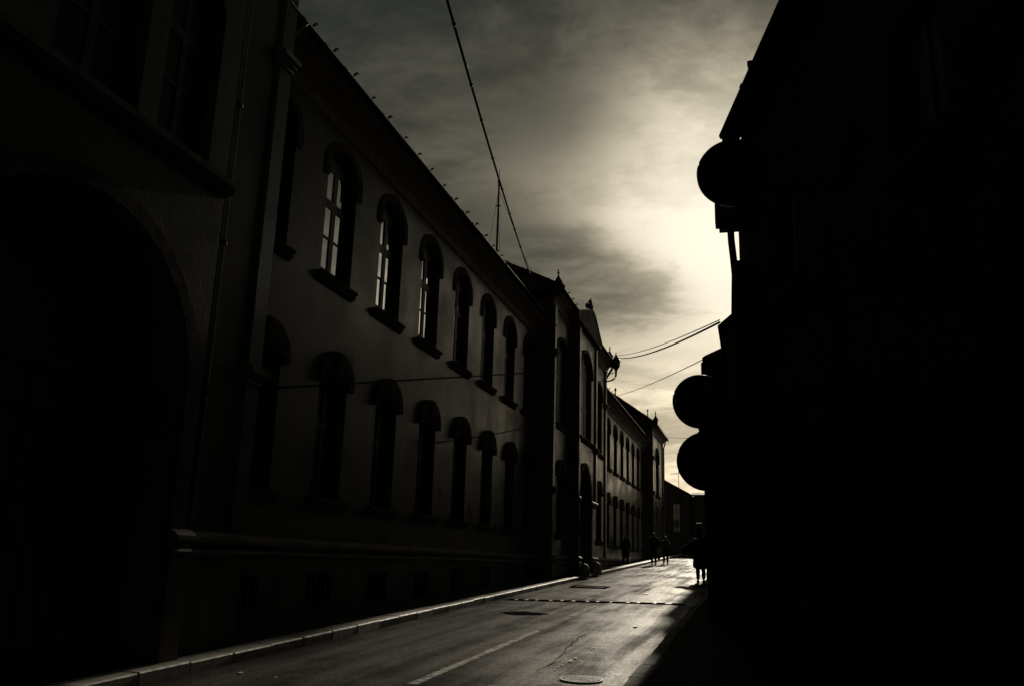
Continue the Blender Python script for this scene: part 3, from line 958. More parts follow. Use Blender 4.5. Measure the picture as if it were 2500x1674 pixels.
# downpipes with bands
def downpipe(pts, r=0.055, parent=None):
    parent = parent or school
    d = MB().tube(pts, r, 10).obj('downpipe', M['zinc'], parent)
    z0, z1 = pts[-1][2], pts[0][2]
    n = int((z0 - z1) / -2.0)
    for k in range(max(1, n)):
        z = z0 + 1.0 + k * 2.0
        q = MB(); q.lathe([(r + .001, z), (r + .018, z), (r + .018, z + .05), (r + .001, z + .05)], pts[-1][0], pts[-1][1], 10)
        q.obj('band', M['gutter'], d)
downpipe([(-6.35, 41.1, 11.02), (-6.45, 41.12, 10.8), (PX + .0, 41.12, 10.4), (WX + .42, 41.12, 10.1), (WX + .42, 41.12, gz(41) + .1)])
downpipe([(-6.6, 10.75, 9.85), (-6.95, 10.72, 9.5), (WX + .36, 10.70, 9.3), (WX + .36, 10.70, .4)], .05)
downpipe([(-6.45, 68.6, 11.0), (-6.6, 68.55, 10.5), (-6.6, 68.55, 2.3)])
downpipe([(BX + .1, 9.2, 10.9), (PX + .1, 9.25, 10.4), (PX + .1, 9.25, .5)], .045)

# ------------------------------------------------------------------ guard stones by the gateway
def guard(y, lab):
    b = MB()
    b.lathe([(.22, gz(y) + .05), (.21, gz(y) + .28), (.18, gz(y) + .42), (.11, gz(y) + .52), (.03, gz(y) + .555)], BX + .27, y, 14)
    return tag(b.obj('guard_stone', M['granite'], smooth=True), lab, 'guard stone', 'guard stones at the gateway')
guard(32.75, 'rounded guard stone at the near foot of the arched gateway')
guard(35.3, 'rounded guard stone at the far foot of the arched gateway')

# ------------------------------------------------------------------ street lamp on the gateway corner
t = thing('street_lamp', (-6.7, 41.0, 10.25), 'ornate black lantern on a curved wall bracket past the curved gable', 'street lamp')
lx, ly = -6.2, 41.0
b = MB()
b.tube([(-6.72, ly, 10.22), (-6.55, ly, 10.24), (-6.4, ly, 10.3), (-6.28, ly, 10.42), (lx - .02, ly, 10.58), (lx, ly, 10.75), (lx, ly, 10.95)], .05, 10)
b.obj('bracket', M['iron'], t)
b = MB(); b.tube([(-6.72, ly, 10.88), (-6.4, ly, 10.85), (lx, ly, 10.84)], .022, 6)
b.tube([(-6.71, ly, 10.55), (-6.66, ly, 10.65), (-6.58, ly, 10.72), (-6.48, ly, 10.73), (-6.42, ly, 10.79), (-6.36, ly, 10.78), (-6.33, ly, 10.74)], .012, 5)
b.obj('stay_bar', M['iron'], t)
b = MB(); b.lathe([(.06, 10.9), (.09, 11.0), (.07, 11.03), (.12, 11.12), (.19, 11.25), (.235, 11.30), (.235, 11.34)], lx, ly, 8); b.obj('lantern_base', M['iron'], t)
b = MB(); b.lathe([(.205, 11.34), (.225, 11.72)], lx, ly, 6); b.obj('lantern_glass', M['lamp_glass'], t)
b = MB()
for k in range(6):
    a = 2 * math.pi * k / 6
    b.tube([(lx + .215 * math.cos(a), ly + .215 * math.sin(a), 11.33), (lx + .235 * math.cos(a), ly + .235 * math.sin(a), 11.73)], .016, 5)
b.obj('lantern_bars', M['iron'], t)
b = MB(); b.lathe([(.235, 11.72), (.28, 11.75), (.27, 11.8), (.2, 11.88), (.15, 12.0), (.08, 12.12), (.05, 12.16), (.045, 12.2), (.065, 12.23), (.03, 12.27), (.025, 12.33), (.04, 12.37), (.005, 12.42)], lx, ly, 10); b.obj('lantern_roof', M['iron'], t)
for o in t.children:
    zb = WL[o.name].z
    o.location.z = (zb - 10.22) * .66 + 10.22 - WL[t.name].z
    o.scale = (.82, .82, .66) if o.name.startswith('lantern') else (1, 1, .66)

# ------------------------------------------------------------------ mast on the roof
t = thing('antenna_mast', (APEX.x, APEX.y, APEX.z), 'tall thin antenna mast with guy wires on the roof ridge', 'mast')
ax, ay, az_ = -10.75, 35.2, 14.1
b = MB(); b.tube([(ax, ay, az_), (ax, ay, 16.4)], .05, 8); b.tube([(ax, ay, 16.4), (ax, ay, 18.35)], .042, 8); b.tube([(ax, ay, 18.3), (ax, ay, 18.75)], [.05, .02], 8)
b.obj('pole', M['iron'], t)
MB().tube([(ax, ay, 18.7), (ax, ay, 19.15)], .012, 6).obj('whip', M['iron'], t)
b = MB()
for z in (15.1, 17.3, 18.5): b.lathe([(.05, z), (.085, z + .01), (.085, z + .05), (.05, z + .06)], ax, ay, 10)
b.tube([(ax - .15, ay, 17.32), (ax + .12, ay, 17.32)], .018, 6); b.tube([(ax, ay, 15.12), (ax + .2, ay, 15.12)], .02, 6)
b.obj('clamp', M['iron'], t)
for e_ in ((-9.0, 29.8, 13.1), (-10.95, 34.3, 14.2), (-9.2, 38.6, 13.2)):
    MB().tube([(ax, ay, 18.1), e_], .009, 5).obj('guy_wire', M['wire'], t)

# ------------------------------------------------------------------ cables
def cable(name, p0, p1, sag, r, label, ties=0, n=28, cat='cable'):
    p0, p1 = Vector(p0), Vector(p1)
    pts = []
    for i in range(n + 1):
        s = i / n
        p = p0.lerp(p1, s); p.z -= sag * 4 * s * (1 - s)
        pts.append(p)
    b = MB(); b.tube(pts, r, 6)
    for k in range(ties):
        s = (k + .5) / ties
        i = int(s * n)
        d = (pts[i + 1] - pts[i]).normalized()
        b.tube([pts[i] - d * .05, pts[i], pts[i] + d * .05], [r * 1.05, r * 1.45, r * 1.05], 6)
    return tag(b.obj(name, M['wire'], smooth=True), label, cat)


cable('overhead_cable', (-7.75, 29.9, 12.0), (-2.2, -1.0, 9.9), 0.55, 0.028, 'thick overhead cable slanting from the roof hip up out of the picture', 16, 60)
cable('overhead_wire', (-6.42, 40.4, 11.30), (-0.41, 14.0, 5.48), 0.28, 0.018, 'thicker of two twin wires from the gable eave to the low right roof', 0)
cable('overhead_wire', (-6.40, 40.3, 11.36), (-0.41, 14.0, 5.52), 0.20, 0.009, 'thinner upper of two twin wires from the gable eave to the low right roof', 0)
cable('overhead_wire', (-6.78, 44.5, 10.15), (-0.78, 18.0, 5.85), 0.10, 0.010, 'single thin wire between the far wing roof and the tiled house on the right', 0)
cable('overhead_wire', (-6.2, 66.0, 11.1), (-1.1, 19.0, 4.3), 0.05, 0.009, 'faint wire above the far street end', 0)
cable('facade_cable', (-6.58, 29.2, 8.15), (-6.58, 10.6, 3.85), 0.0, 0.020, 'sagging dark cable along the upper facade of the near wing', 0)
cable('facade_cable', (-6.58, 29.2, 6.35), (-7.22, 18.4, 4.1), 0.05, 0.016, 'short thin cable slanting down across the lower windows', 0)

# ------------------------------------------------------------------ right-hand houses
def house(name, loc, label): return thing(name, loc, label, 'house')


# corner house close to the camera
R1 = house('corner_house', (5, 4, 0.1), 'tall dark corner house close by on the right with an overhanging eave')
c0 = Vector((-0.05, 12.0, 0)); dn = Vector((0.2425, -0.9701, 0))
MW = Matrix(((-0.9701, dn.x, 0, c0.x), (-0.2425, dn.y, 0, c0.y), (0, 0, 1, 0), (0, 0, 0, 1)))  # local x outwards, y along the wall, z up
cells = []
spans = [(0, 3.6, 2.2), (3.6, 7.2, 5.65), (7.2, 10.8, 9.2), (10.8, 15, 12.8), (15, 20, 17.5)]
for a, c_, w in spans:
    cells.append((a, c_, 3.6, 7.55, [arch(w, 0.92, 4.7, 5.85, 0.06, 6)]))
    cells.append((a, c_, -0.8, 3.6, [arch(w, 1.3, 1.3, 2.9, 0.05, 6)]))
MB().facade(cells, 0.16, MW).obj('wall', M['facade_dark'], R1, recalc=False)
b = MB()
e1 = MW @ Vector((0, 20, 0))
far_ = [(c0.x, c0.y), (e1.x, e1.y), (16, e1.y), (16, 12.0)]
for i in (1, 2, 3):
    p, q = far_[i], far_[(i + 1) % 4]
    b.face([(p[0], p[1], -1), (q[0], q[1], -1), (q[0], q[1], 7.55), (p[0], p[1], 7.55)])
b.obj('side_wall', M['facade_dark'], R1, recalc=False)
w1 = make_window(0.92, 1.15, 0.06, grid_panes(0.92, 0.09, 0.1, [(0.08, 1.08)]))
w2 = make_window(1.3, 1.6, 0.05, grid_panes(1.3, 0.09, 0.1, [(0.08, 1.05), (1.15, 1.55)]))
rz1 = math.atan2(-0.2425, -0.9701)
for a, c_, w in spans:
    for spec, z in ((w1, 4.7), (w2, 1.3)):
        p = MW @ Vector((-0.13, w, z))
        put_window(spec, p.x, p.y, p.z, R1, rz1)
    for z, ww in ((4.7, 1.1), (1.3, 1.5)):
        b = MB(); b.box(-.1, .1, w - ww / 2, w + ww / 2, z - .1, z, MW); b.obj('sill', M['stone'], R1)
b = MB()
for q in ((.25, -.35), (.25, 20)): pass
ev = [MW @ Vector((.25, .42, 7.6)), MW @ Vector((.25, 20, 7.6)), MW @ Vector((-4.2, 20, 17.0)), MW @ Vector((-4.2, .42, 17.0))]
b.face(ev)
lo = [MW @ Vector((.25, .42, 7.54)), MW @ Vector((.25, 20, 7.54)), MW @ Vector((-.2, 20, 7.5)), MW @ Vector((-.2, .42, 7.5))]
b.face(lo); b.face([ev[0], ev[1], lo[1], lo[0]]); b.face([ev[0], lo[0], lo[3], MW @ Vector((-4.2, .42, 7.5)), ev[3]])
b.face([ev[2], ev[3], MW @ Vector((-11, .42, 7.6)), MW @ Vector((-11, 20, 7.6))])
b.obj('roof', M['roof'], R1, recalc=False)
b = MB(); b.tube([MW @ Vector((.27, .4, 7.55)), MW @ Vector((.27, 20, 7.55))], .06, 8); b.obj('gutter', M['gutter'], R1)
p = MW @ Vector((.27, 2.05, 7.58))
q = MB(); q.prism([(-.03, -.04), (.05, -.04), (.05, .09), (.0, .12), (-.05, .11)], 'y', -.04, .04, Matrix.Translation(p)); q.obj('roof_bracket', M['iron'], R1)
p = MW @ Vector((.27, 1.6, 7.6))
q = MB(); q.lathe([(.0, -.03), (.035, -.02), (.045, .02), (.03, .06), (.0, .07)], 0, 0, 8)
for v in q.b.verts: v.co += p
q.obj('roof_bracket', M['iron'], R1)
# rain pipe standing clear of the corner, with its hopper
dp = MB().box(-.36, .0, 11.55, 11.8, 6.24, 6.62)
dp.box(-.31, -.02, 11.57, 11.78, 6.17, 6.24)
hp = dp.obj('rain_hopper', M['zinc'], R1)
b = MB(); b.tube([(-.155, 11.68, 6.2), (-.15, 11.68, 6.0), (-.13, 11.68, 5.75), (-.115, 11.68, 5.5), (-.135, 11.68, 5.0), (-.14, 11.68, 4.9), (-.14, 11.68, .4)], .05, 10)
b.obj('downpipe', M['zinc'], R1)
MB().box(-.23, 0.02, 11.62, 11.97, 6.3, 7.64).obj('corner_block', M['facade_dark'], R1)
b = MB(); b.box(-.12, 0.03, 11.7, 11.95, -.2, 5.72); b.obj('pipe_casing', M['facade_dark'], R1)
b = MB(); b.tube([MW @ Vector((.2, .45, 7.5)), (-.12, 11.72, 7.2), (-.2, 11.68, 6.45)], .05, 8); b.obj('downpipe', M['zinc'], R1)


def row_house(name, label, x, y0, y1, ze, over, pitch, m, depth=9.0, openings=True, loc=None, chimney=False):
    H = house(name, (x + depth / 2, (y0 + y1) / 2, gz((y0 + y1) / 2)), label)
    yc = y1
    Mx = Matrix(((-1, 0, 0, x), (0, -1, 0, y1), (0, 0, 1, 0), (0, 0, 0, 1)))
    L = y1 - y0
    n = max(1, int(L / 2.6))
    zb = gz(y0) - .3
    cells = []
    wsp = make_window(1.0, 1.35, .05, grid_panes(1.0, .09, .1, [(.08, .85), (.93, 1.3)]))
    zs = []
    z = gz(y1) + 1.15
    while z + 1.7 < ze: zs.append(z); z += 3.0
    bands = [zb] + [q + 2.0 for q in zs[:-1]] + [ze] if zs else [zb, ze]
    for k in range(n):
        a, c_ = L * k / n, L * (k + 1) / n
        for i in range(len(bands) - 1):
            cells.append((a, c_, bands[i], bands[i + 1], [arch((a + c_) / 2, 1.0, zs[i], zs[i] + 1.35, .05, 6)] if zs else []))
    MB().facade(cells, .16, Mx).obj('wall', M[m], H, recalc=False)
    for k in range(n):
        for zz_ in zs:
            p = Mx @ Vector((-.13, L * (k + .5) / n, zz_))
            put_window(wsp, p.x, p.y, p.z, H, math.pi)
    t_ = math.tan(R_(pitch))
    xr = x + depth / 2
    zr = ze + (depth / 2 + over) * t_
    xe = x - over
    b = MB()
    for yy in (y0, y1):
        b.face([(x, yy, zb), (x + depth, yy, zb), (x + depth, yy, ze), (xr, yy, zr - .05), (x, yy, ze)])
    b.face([(x + depth, y0, zb), (x + depth, y1, zb), (x + depth, y1, ze), (x + depth, y0, ze)])
    b.obj('side_wall', M[m], H, recalc=False)
    b = MB()
    ov = .12
    b.prism([(xe, ze - .06), (xr, zr - .06), (x + depth + over, ze - .06), (x + depth + over, ze + .06), (xr, zr + .07), (xe, ze + .06)], 'y', y0 - ov, y1 + ov)
    b.obj('roof', M['roof'], H)
    b = MB(); b.tube([(xe + .0, y0 - ov, ze + .0), (xe + .0, y1 + ov, ze + .0)], .05, 8); b.obj('gutter', M['gutter'], H)
    b = MB(); b.prism([(x - .03, ze - .4), (xe + .03, ze - .12), (xe + .03, ze - .05), (x - .03, ze - .05)], 'y', y0, y1); b.obj('cornice', M['stone'], H)
    return H


row_house('low_house', 'dark house with a jutting gutter just past the corner house', -0.27, 13.95, 17.45, 5.36, .12, 40, 'facade_grey')
row_house('tiled_house', 'dark tiled house whose corner shuts off the street on the right', -0.89, 17.7, 23.9, 5.72, -.05, 24, 'facade_dark')
for k, (tx, ta, tb, te, tp, tm, lab) in enumerate((
        (-1.20, 24.2, 27.9, 6.2, 33, 'facade_grey', 'plain low terrace house right behind the dark tiled house'),
        (-1.40, 28.1, 31.9, 6.35, 35, 'facade_dark', 'second low terrace house beyond the dark tiled house'),
        (-1.60, 32.1, 35.9, 6.5, 33, 'facade_grey', 'third low terrace house beyond the dark tiled house'),
        (-1.86, 36.1, 50.0, 6.9, 35, 'facade_dark', 'longest and farthest of the low terrace houses on the right'))):
    row_house('terrace_house', lab, tx, ta, tb, te, .18, tp, tm, 5.0)['group'] = 'low terrace houses along the right kerb'
row_house('sky_block_house', 'unseen tall dark building added behind the low right-hand houses to block sky light', 2.4, 14.0, 47.0, 11.6, .3, 22, 'facade_dark', 10)  # added out of view to keep sky light off the near left wall

# ------------------------------------------------------------------ round shop signs on brackets
def disc_sign(cx, y, z, r, wallx, label):
    t = thing('round_sign', (cx, y, z - r), label, 'shop sign', 'round signs on the right-hand houses')
    n = 48
    b = MB()
    out = [(cx + r * math.cos(2 * math.pi * k / n), z + r * math.sin(2 * math.pi * k / n)) for k in range(n)]
    b.prism([(cx + (r - .018) * math.cos(2 * math.pi * k / n), z + (r - .018) * math.sin(2 * math.pi * k / n)) for k in range(n)], 'y', y - .05, y + .05)
    b.obj('panel', M['sign'], t)
    b = MB()
    pts = [(cx + (r - .012) * math.cos(2 * math.pi * k / n), y, z + (r - .012) * math.sin(2 * math.pi * k / n)) for k in range(n + 1)]
    b.tube(pts, .012, 6)
    for v in b.b.verts: v.co.y = y + (v.co.y - y) * 5
    b.obj('rim', M['iron'], t)
    for dz_ in (-r * .5, r * .5):
        x0 = cx + math.sqrt(r * r - dz_ * dz_) - .05
        if wallx > x0: MB().box(x0, wallx + .03, y - .02, y + .02, z + dz_ - .025, z + dz_ + .025).obj('bracket', M['iron'], t)
    return t


def at(px, py, y):
    d = rot @ Vector((px - 1250, 837 - py, -FOC))
    s = y / d.y
    return EYE + d * s


p = at(1788, 423, 9.3); disc_sign(p.x, 9.3, p.z, .398, 0.62, 'topmost round sign, largest of three, under the corner house eave')
p = at(1709, 979, 14.5); disc_sign(p.x, 14.5, p.z, .455, -.27, 'middle round sign jutting from the low dark house')
p = at(1725, 1125, 14.2); disc_sign(p.x, 14.2, p.z, .475, -.27, 'lowest round sign, hanging just under the middle one')

# ------------------------------------------------------------------ houses at the end of the street
E1 = house('end_house', (-9, 88, 2.6), 'dark gabled house facing down the street with a vertical banner')
b = MB()
yE = 85.0
b.prism([(-14, 2.3), (-5.85, 2.3), (-5.85, 8.2), (-10.9, 10.95), (-14, 9.3)], 'y', yE, yE + 9); b.obj('wall', M['facade_end'], E1)
b = MB(); b.prism([(-5.7, 8.12), (-5.7, 8.28), (-10.9, 11.1), (-14.2, 9.35), (-14.2, 9.2), (-10.9, 10.95)], 'y', yE - .25, yE + 9.2); b.obj('roof', M['roof'], E1)
b = MB(); b.tube([(-7.1, yE + 4, 8.9), (-7.1, yE + 4, 11.75)], .03, 6)
ant = thing('tv_antenna', (-7.1, yE + 4, 9), 'spindly television antenna on the end house roof', 'antenna')
b.obj('pole', M['iron'], ant)
b = MB(); b.tube([(-7.9, yE + 4, 10.55), (-6.5, yE + 4, 10.75)], .02, 5)
for k in range(6):
    s = k / 5
    xx = -7.9 + 1.4 * s; z_ = 10.55 + .2 * s
    b.tube([(xx, yE + 3.6, z_), (xx, yE + 4.4, z_)], .014, 5)
b.tube([(-7.3, yE + 4, 11.68), (-6.95, yE + 4, 11.7)], .025, 5)
b.obj('yagi_bars', M['iron'], ant)
for q in (-8.0, ):
    b = MB(); b.lathe([(.18, 0), (.2, .05), (.12, .16), (.0, .2)], 0, 0, 12)
    for v in b.b.verts: v.co = Vector((v.co.x - 6.75, yE - .05 - v.co.z, v.co.y + 7.75))
    tag(b.obj('wall_lamp', M['sign']), 'small round lamp on the end house above the banner', 'lamp')
E2 = house('far_house', (2, 88, 2.6), 'low dark house closing the street to the right of the gabled one')
cells = [(0.0, 1.5, 2.3, 8.1, [[(0.55, 4.0), (1.05, 4.0), (1.05, 5.6), (0.55, 5.6)]]), (1.5, 3.2, 2.3, 8.1, [[(2.0, 4.0), (2.5, 4.0), (2.5, 5.6), (2.0, 5.6)]]), (3.2, 12, 2.3, 8.1, [[(4.4, 4.0), (5.4, 4.0), (5.4, 5.6), (4.4, 5.6)]])]
ME = Matrix(((0, 1, 0, -5.8), (-1, 0, 0, yE + .6), (0, 0, 1, 0), (0, 0, 0, 1)))
MB().facade(cells, .2, ME).obj('wall', M['facade_end'], E2, recalc=False)
we = make_window(.5, 1.58, .01, [(-.19, .19, .1, .75), (-.19, .19, .85, 1.5)])
we2 = make_window(1.0, 1.58, .01, grid_panes(1.0, .08, .1, [(.1, .75), (.85, 1.5)]))
for yy, sp in ((.8, we), (2.25, we), (4.9, we2)):
    p = ME @ Vector((-.15, yy, 4.0)); put_window(sp, p.x, p.y, p.z, E2, -math.pi / 2)
b = MB(); b.prism([(yE + .3, 8.1), (yE + .3, 8.24), (yE + 6, 8.9), (yE + 11.5, 8.2), (yE + 11.5, 8.05), (yE + 6, 8.75)], 'x', -5.84, 10); b.obj('roof', M['roof'], E2)
b = MB(); b.face([(-5.8, yE + .6, 2), (-5.8, yE + 10, 2), (-5.8, yE + 10, 8.1), (-5.8, yE + .6, 8.1)]); b.face([(6.2, yE + .6, 2), (6.2, yE + 10, 2), (6.2, yE + 10, 8.1), (6.2, yE + .6, 8.1)])
b.obj('side_wall', M['facade_end'], E2, recalc=False)

# banner with vertical lettering
p0 = at(1644.2, 1229.5, yE - .08); p1 = at(1659.8, 1296.5, yE - .08)
t = thing('banner', (p0.x, yE - .06, p1.z), 'tall pale banner with vertical black lettering on the end house', 'banner')
bw, bh = p1.x - p0.x, p0.z - p1.z
MB().box(p0.x, p1.x, yE - .07, yE - .04, p1.z, p0.z).obj('cloth', M['banner'], t)
MB().box(p0.x + .03, p1.x - .03, yE - .076, yE - .072, p1.z + bh * .14, p1.z + bh * .42).obj('print', M['banner_green'], t)
b = MB()
for fz in (.02, .055, .09, .375, .33, .29): b.box(p0.x + .06, p1.x - .06 - random.uniform(0, .1), yE - .082, yE - .079, p1.z + bh * fz, p1.z + bh * (fz + .014))
b.obj('small_print', M['ink'], t)
for i, ch in enumerate('VINARIJA'):
    fc = bpy.data.curves.new('letter', 'FONT'); fc.body = ch; fc.size = .235; fc.align_x = 'CENTER'; fc.extrude = .003; fc.offset = 0.008
    fo = bpy.data.objects.new('letter', fc); COL.objects.link(fo)
    dg = bpy.context.evaluated_depsgraph_get()
    me = bpy.data.meshes.new_from_object(fo.evaluated_get(dg))
    bpy.data.objects.remove(fo)
    me.materials.clear(); me.materials.append(M['ink'])
    o = bpy.data.objects.new('letter', me); COL.objects.link(o); o.parent = t
    o.rotation_euler = (math.pi / 2, 0, 0)
    o.location = Vector(((p0.x + p1.x) / 2, yE - .076, p0.z - bh * (.062 + .0735 * i) - .03)) - WL[t.name]

# bare tree behind the far roofs
t = thing('bare_tree', (-3.0, 99, 2.7), 'leafless tree whose twigs rise behind the far roof', 'tree')
b = MB(); b.tube([(-3, 99, 2.5), (-3.05, 99, 4.5), (-2.95, 99.1, 6.2), (-3, 99, 7.4)], [.2, .16, .12, .08], 8); b.obj('trunk', M['bark'], t)
b = MB()
def branch(p, d, L, r, lev):
    q = p + d * L * .5 + Vector((random.uniform(-.1, .1), random.uniform(-.1, .1), random.uniform(0, .08))) * L
    e = q + (d + Vector((random.uniform(-.3, .3), random.uniform(-.3, .3), random.uniform(-.05, .2)))).normalized() * L * .5
    b.tube([p, q, e], [r, r * .75, r * .5], 5)
    if lev > 0:
        for k in range(4):
            s = random.uniform(.35, 1)
            st = p.lerp(e, s)
            nd = (d + Vector((random.uniform(-1, 1), random.uniform(-1, 1), random.uniform(-.3, .6)))).normalized()
            branch(st, nd, L * .62, r * .55, lev - 1)
for k in range(6):
    a = k * 1.05
    branch(Vector((-3, 99, 5.4 + .35 * k)), Vector((math.cos(a) * .8, math.sin(a) * .8, .55)).normalized(), 1.7, .06, 3)
b.obj('crown', M['bark'], t)


# ------------------------------------------------------------------ people
def skin_mesh(name, verts, edges, radii, root, m, parent, sub=1):
    me = bpy.data.meshes.new(name)
    me.from_pydata([Vector(v) for v in verts], edges, [])
    o = bpy.data.objects.new(name, me); COL.objects.link(o)
    md = o.modifiers.new('s', 'SKIN'); md.use_smooth_shade = True
    if not me.skin_vertices: return o
    for i, sv in enumerate(me.skin_vertices[0].data):
        r = radii[i]
        sv.radius = r if isinstance(r, tuple) else (r, r)
        sv.use_root = (i == root)
    ss = o.modifiers.new('u', 'SUBSURF'); ss.levels = sub; ss.render_levels = sub
    dg = bpy.context.evaluated_depsgraph_get(); dg.update()
    nm = bpy.data.meshes.new_from_object(o.evaluated_get(dg))
    bpy.data.objects.remove(o)
    nm.name = name
    nm.materials.clear(); nm.materials.append(m)
    for p in nm.polygons: p.use_smooth = True
    o = bpy.data.objects.new(name, nm); COL.objects.link(o)
    o.parent = parent
    return o


def person(x, y, rz, h, label, coat, legs, hair, stride=.22, long_coat=False, arms=((.1, .0), (-.1, .0)), stout=1.0, bob=0, spread=.05, group='people walking in the street'):
    """figure facing local +y; arms: (swing forward, bend) of left and right"""
    k = h / 1.75
    z0 = gz(y) + 0.004
    root = thing('person', (x, y, z0), label, 'person', group)
    root.rotation_euler = (0, 0, rz)
    V, E_, Rr = [], [], []
    def add(p, r, par=None):
        V.append(Vector(p) * k); Rr.append(r * k if not isinstance(r, tuple) else (r[0] * k, r[1] * k))
        if par is not None: E_.append((par, len(V) - 1))
        return len(V) - 1
    pel = add((0, 0, .95), (.14, .11))
    sp = add((0, .0, 1.15), (.13, .10), pel)
    ch = add((0, .01, 1.34), (.15, .11), sp)
    nb = add((0, .0, 1.47), .07, ch)
    nk = add((0, .015, 1.53), .052, nb)
    hd = add((0, .03, 1.61), (.075, .09), nk)
    ht = add((0, .02, 1.69), (.07, .08), hd)
    add((0, .125, 1.605), .014, hd)                        # nose
    for s in (-1, 1): add((s * .085, .01, 1.61), .014, hd)   # ears
    J = {}
    for s, (sw, bd) in zip((-1, 1), arms):
        sh = add((s * .185, 0, 1.42), .06, ch)
        el = add((s * (.235 + spread), sw * .6 - .02, 1.15), .042, sh)
        wr = add((s * (.235 + spread * .6), sw * 1.2 + bd * .5 + .02, .92 + bd * .35), .03, el)
        hn = add((s * (.23 + spread * .5), sw * 1.3 + bd * .55 + .03, .85 + bd * .36), (.028, .018), wr)
        hz = V[hn] / k
        for f_, (fo, fl) in enumerate(((-.03, .07), (-.012, .085), (.008, .08), (.026, .065))):
            f1 = add((hz.x, hz.y + fo, hz.z - fl * .6), .009, hn)
            add((hz.x - s * .012, hz.y + fo + .004, hz.z - fl * 1.15), .007, f1)
        th = add((hz.x - s * .02, hz.y + .045, hz.z + .0), .010, hn)
        add((hz.x - s * .025, hz.y + .055, hz.z - .04), .008, th)
        J[s] = (sh, el, wr, hn)
    for s in (-1, 1):
        st = stride * s
        hp_ = add((s * .09, 0, .90), .085, pel)
        kn = add((s * .095, st * .5 + .03, .50), .055, hp_)
        an = add((s * .095, st, .09), .036, kn)
        add((s * .105, st + .13, .03), .032, an)
        J[('l', s)] = (hp_, kn, an)
    skin_mesh('body', V, E_, Rr, pel, M['skin'], root, 1)
    # coat over trunk and arms
    cv, ce, cr = [], [], []
    def cadd(p, r, par=None):
        cv.append(Vector(p) * k); cr.append(tuple(q * k for q in r) if isinstance(r, tuple) else r * k)
        if par is not None: ce.append((par, len(cv) - 1))
        return len(cv) - 1
    hem = .42 if long_coat else .76
    a0 = cadd((0, 0, .95), (.19 * stout, .15 * stout))
    if long_coat:
        a1 = cadd((0, -.0, .68), (.20 * stout, .17 * stout), a0); cadd((0, 0, hem), (.215 * stout, .19 * stout), a1)
    else:
        cadd((0, 0, hem), (.19 * stout, .16 * stout), a0)
    a2 = cadd((0, 0, 1.15), (.18 * stout, .145 * stout), a0)
    a3 = cadd((0, 0, 1.33), (.19 * stout, .145 * stout), a2)
    cadd((0, 0, 1.475), (.09, .085), a3)
    for s in (-1, 1):
        q = a3
        for jn, r in zip(J[s][:3], (.095 * stout, .075 * stout, .055)):
            q = cadd(V[jn] / k, r, q)
    skin_mesh('coat', cv, ce, cr, 0, coat, root, 1)
    for s in (-1, 1):
        pass
    tv, te, tr = [], [], []
    tv.append(Vector((0, 0, .93)) * k); tr.append((.16 * k, .13 * k))
    for s in (-1, 1):
        q = 0
        for jn, r in zip(J[('l', s)], (.105, .085, .07)):
            tv.append(Vector(V[jn])); tr.append(r * k); te.append((q, len(tv) - 1)); q = len(tv) - 1
    skin_mesh('trousers', tv, te, tr, 0, legs, root, 1)
    for s in (-1, 1):
        an = V[J[('l', s)][2]]
        b = MB()
        b.prism([(-.045, -.07), (.045, -.07), (.055, .05), (.05, .15), (.02, .2), (-.03, .2), (-.05, .13), (-.055, .03)], 'z', 0, .075 * k)
        bmesh.ops.bevel(b.b, geom=b.b.edges[:], offset=.012, segments=2, affect='EDGES')
        for v in b.b.verts: v.co = Vector((v.co.x * k + an.x, v.co.y * k + an.y - .01, v.co.z))
        o = b.obj('shoe', M['shoe'], root, local=True, smooth=True)
    b = MB()
    bmesh.ops.create_uvsphere(b.b, u_segments=16, v_segments=10, radius=1)
    for v in list(b.b.verts):
        if v.co.z < -.35 or (v.co.y > .45 and v.co.z < .35): b.b.verts.remove(v)
    for v in b.b.verts:
        j = 1 + random.uniform(-.05, .05)
        v.co = Vector((v.co.x * .098 * j, v.co.y * .115 * j, v.co.z * .12 * j + 1.645)) * k + Vector((0, .012, 0))
    b.obj('hair', hair, root, local=True, smooth=True)
    return root


p1_ = person(-6.72, 47.9, R_(170), 1.60, 'stooped person with pale hair and a long black coat on the pavement', M['coat'], M['trousers'], M['hair_grey'], .14, True, ((.1, .45), (.1, .45)), 1.28, spread=.03)
p2_ = person(-5.58, 51.3, R_(185), 1.80, 'tall person in black walking at the kerb beside a shorter companion', M['coat'], M['trousers'], M['hair_dark'], .16, False, ((.05, .1), (-.05, .05)), 1.15)
p3_ = person(-5.08, 53.2, R_(175), 1.62, 'shorter grey-haired person in a grey patterned jacket on the road', M['jacket'], M['trousers'], M['hair_grey'], .15, False, ((-.1, .1), (.12, .1)), 1.05)
p4_ = person(-1.90, 33.0, R_(180), 1.78, 'broad dark person standing at the road edge near the right-hand house', M['coat_navy'], M['trousers'], M['hair_dark'], .06, True, ((.05, .25), (.05, .25)), 1.5, spread=.14)


def bag(x, y, z, w, d, h, label, m):
    t = thing('shoulder_bag', (x, y, z), label, 'bag')
    b = MB()
    bmesh.ops.create_uvsphere(b.b, u_segments=16, v_segments=10, radius=1)
    for v in b.b.verts:
        s = 1.0 if v.co.z < 0 else 1 - .25 * v.co.z
        v.co = Vector((x + v.co.x * w * s, y + v.co.y * d * s, z + h + v.co.z * h))
    b.obj('pouch', m, t, smooth=True)
    b = MB()
    b.tube([(x - w * .6, y, z + 2 * h * .85), (x - w * .45, y, z + 2 * h + .12), (x, y, z + 2 * h + .2), (x + w * .45, y, z + 2 * h + .12), (x + w * .6, y, z + 2 * h * .85)], .012, 6)
    b.obj('strap', m, t)
    return t


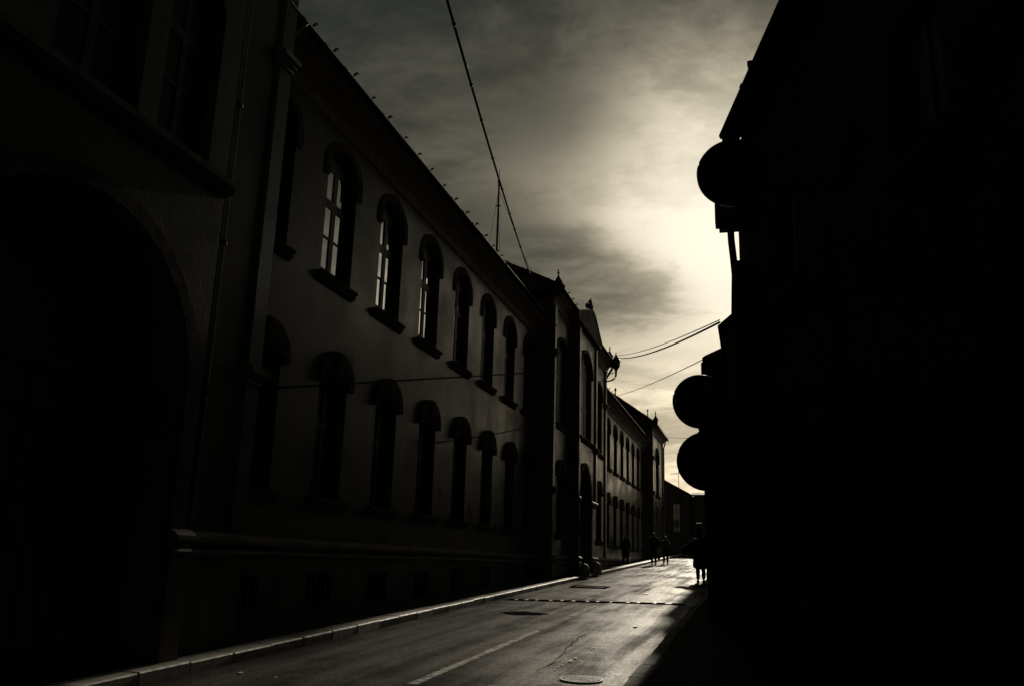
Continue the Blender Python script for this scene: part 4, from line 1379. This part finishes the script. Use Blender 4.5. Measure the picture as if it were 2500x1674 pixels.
bag(-2.38, 33.0, gz(33) + .95, .21, .12, .19, 'round dark bag held out at the side of the broad person', M['coat'])
bag(-5.32, 51.5, gz(51.5) + .28, .11, .07, .17, 'small dark shopping bag between the two walkers', M['coat'])
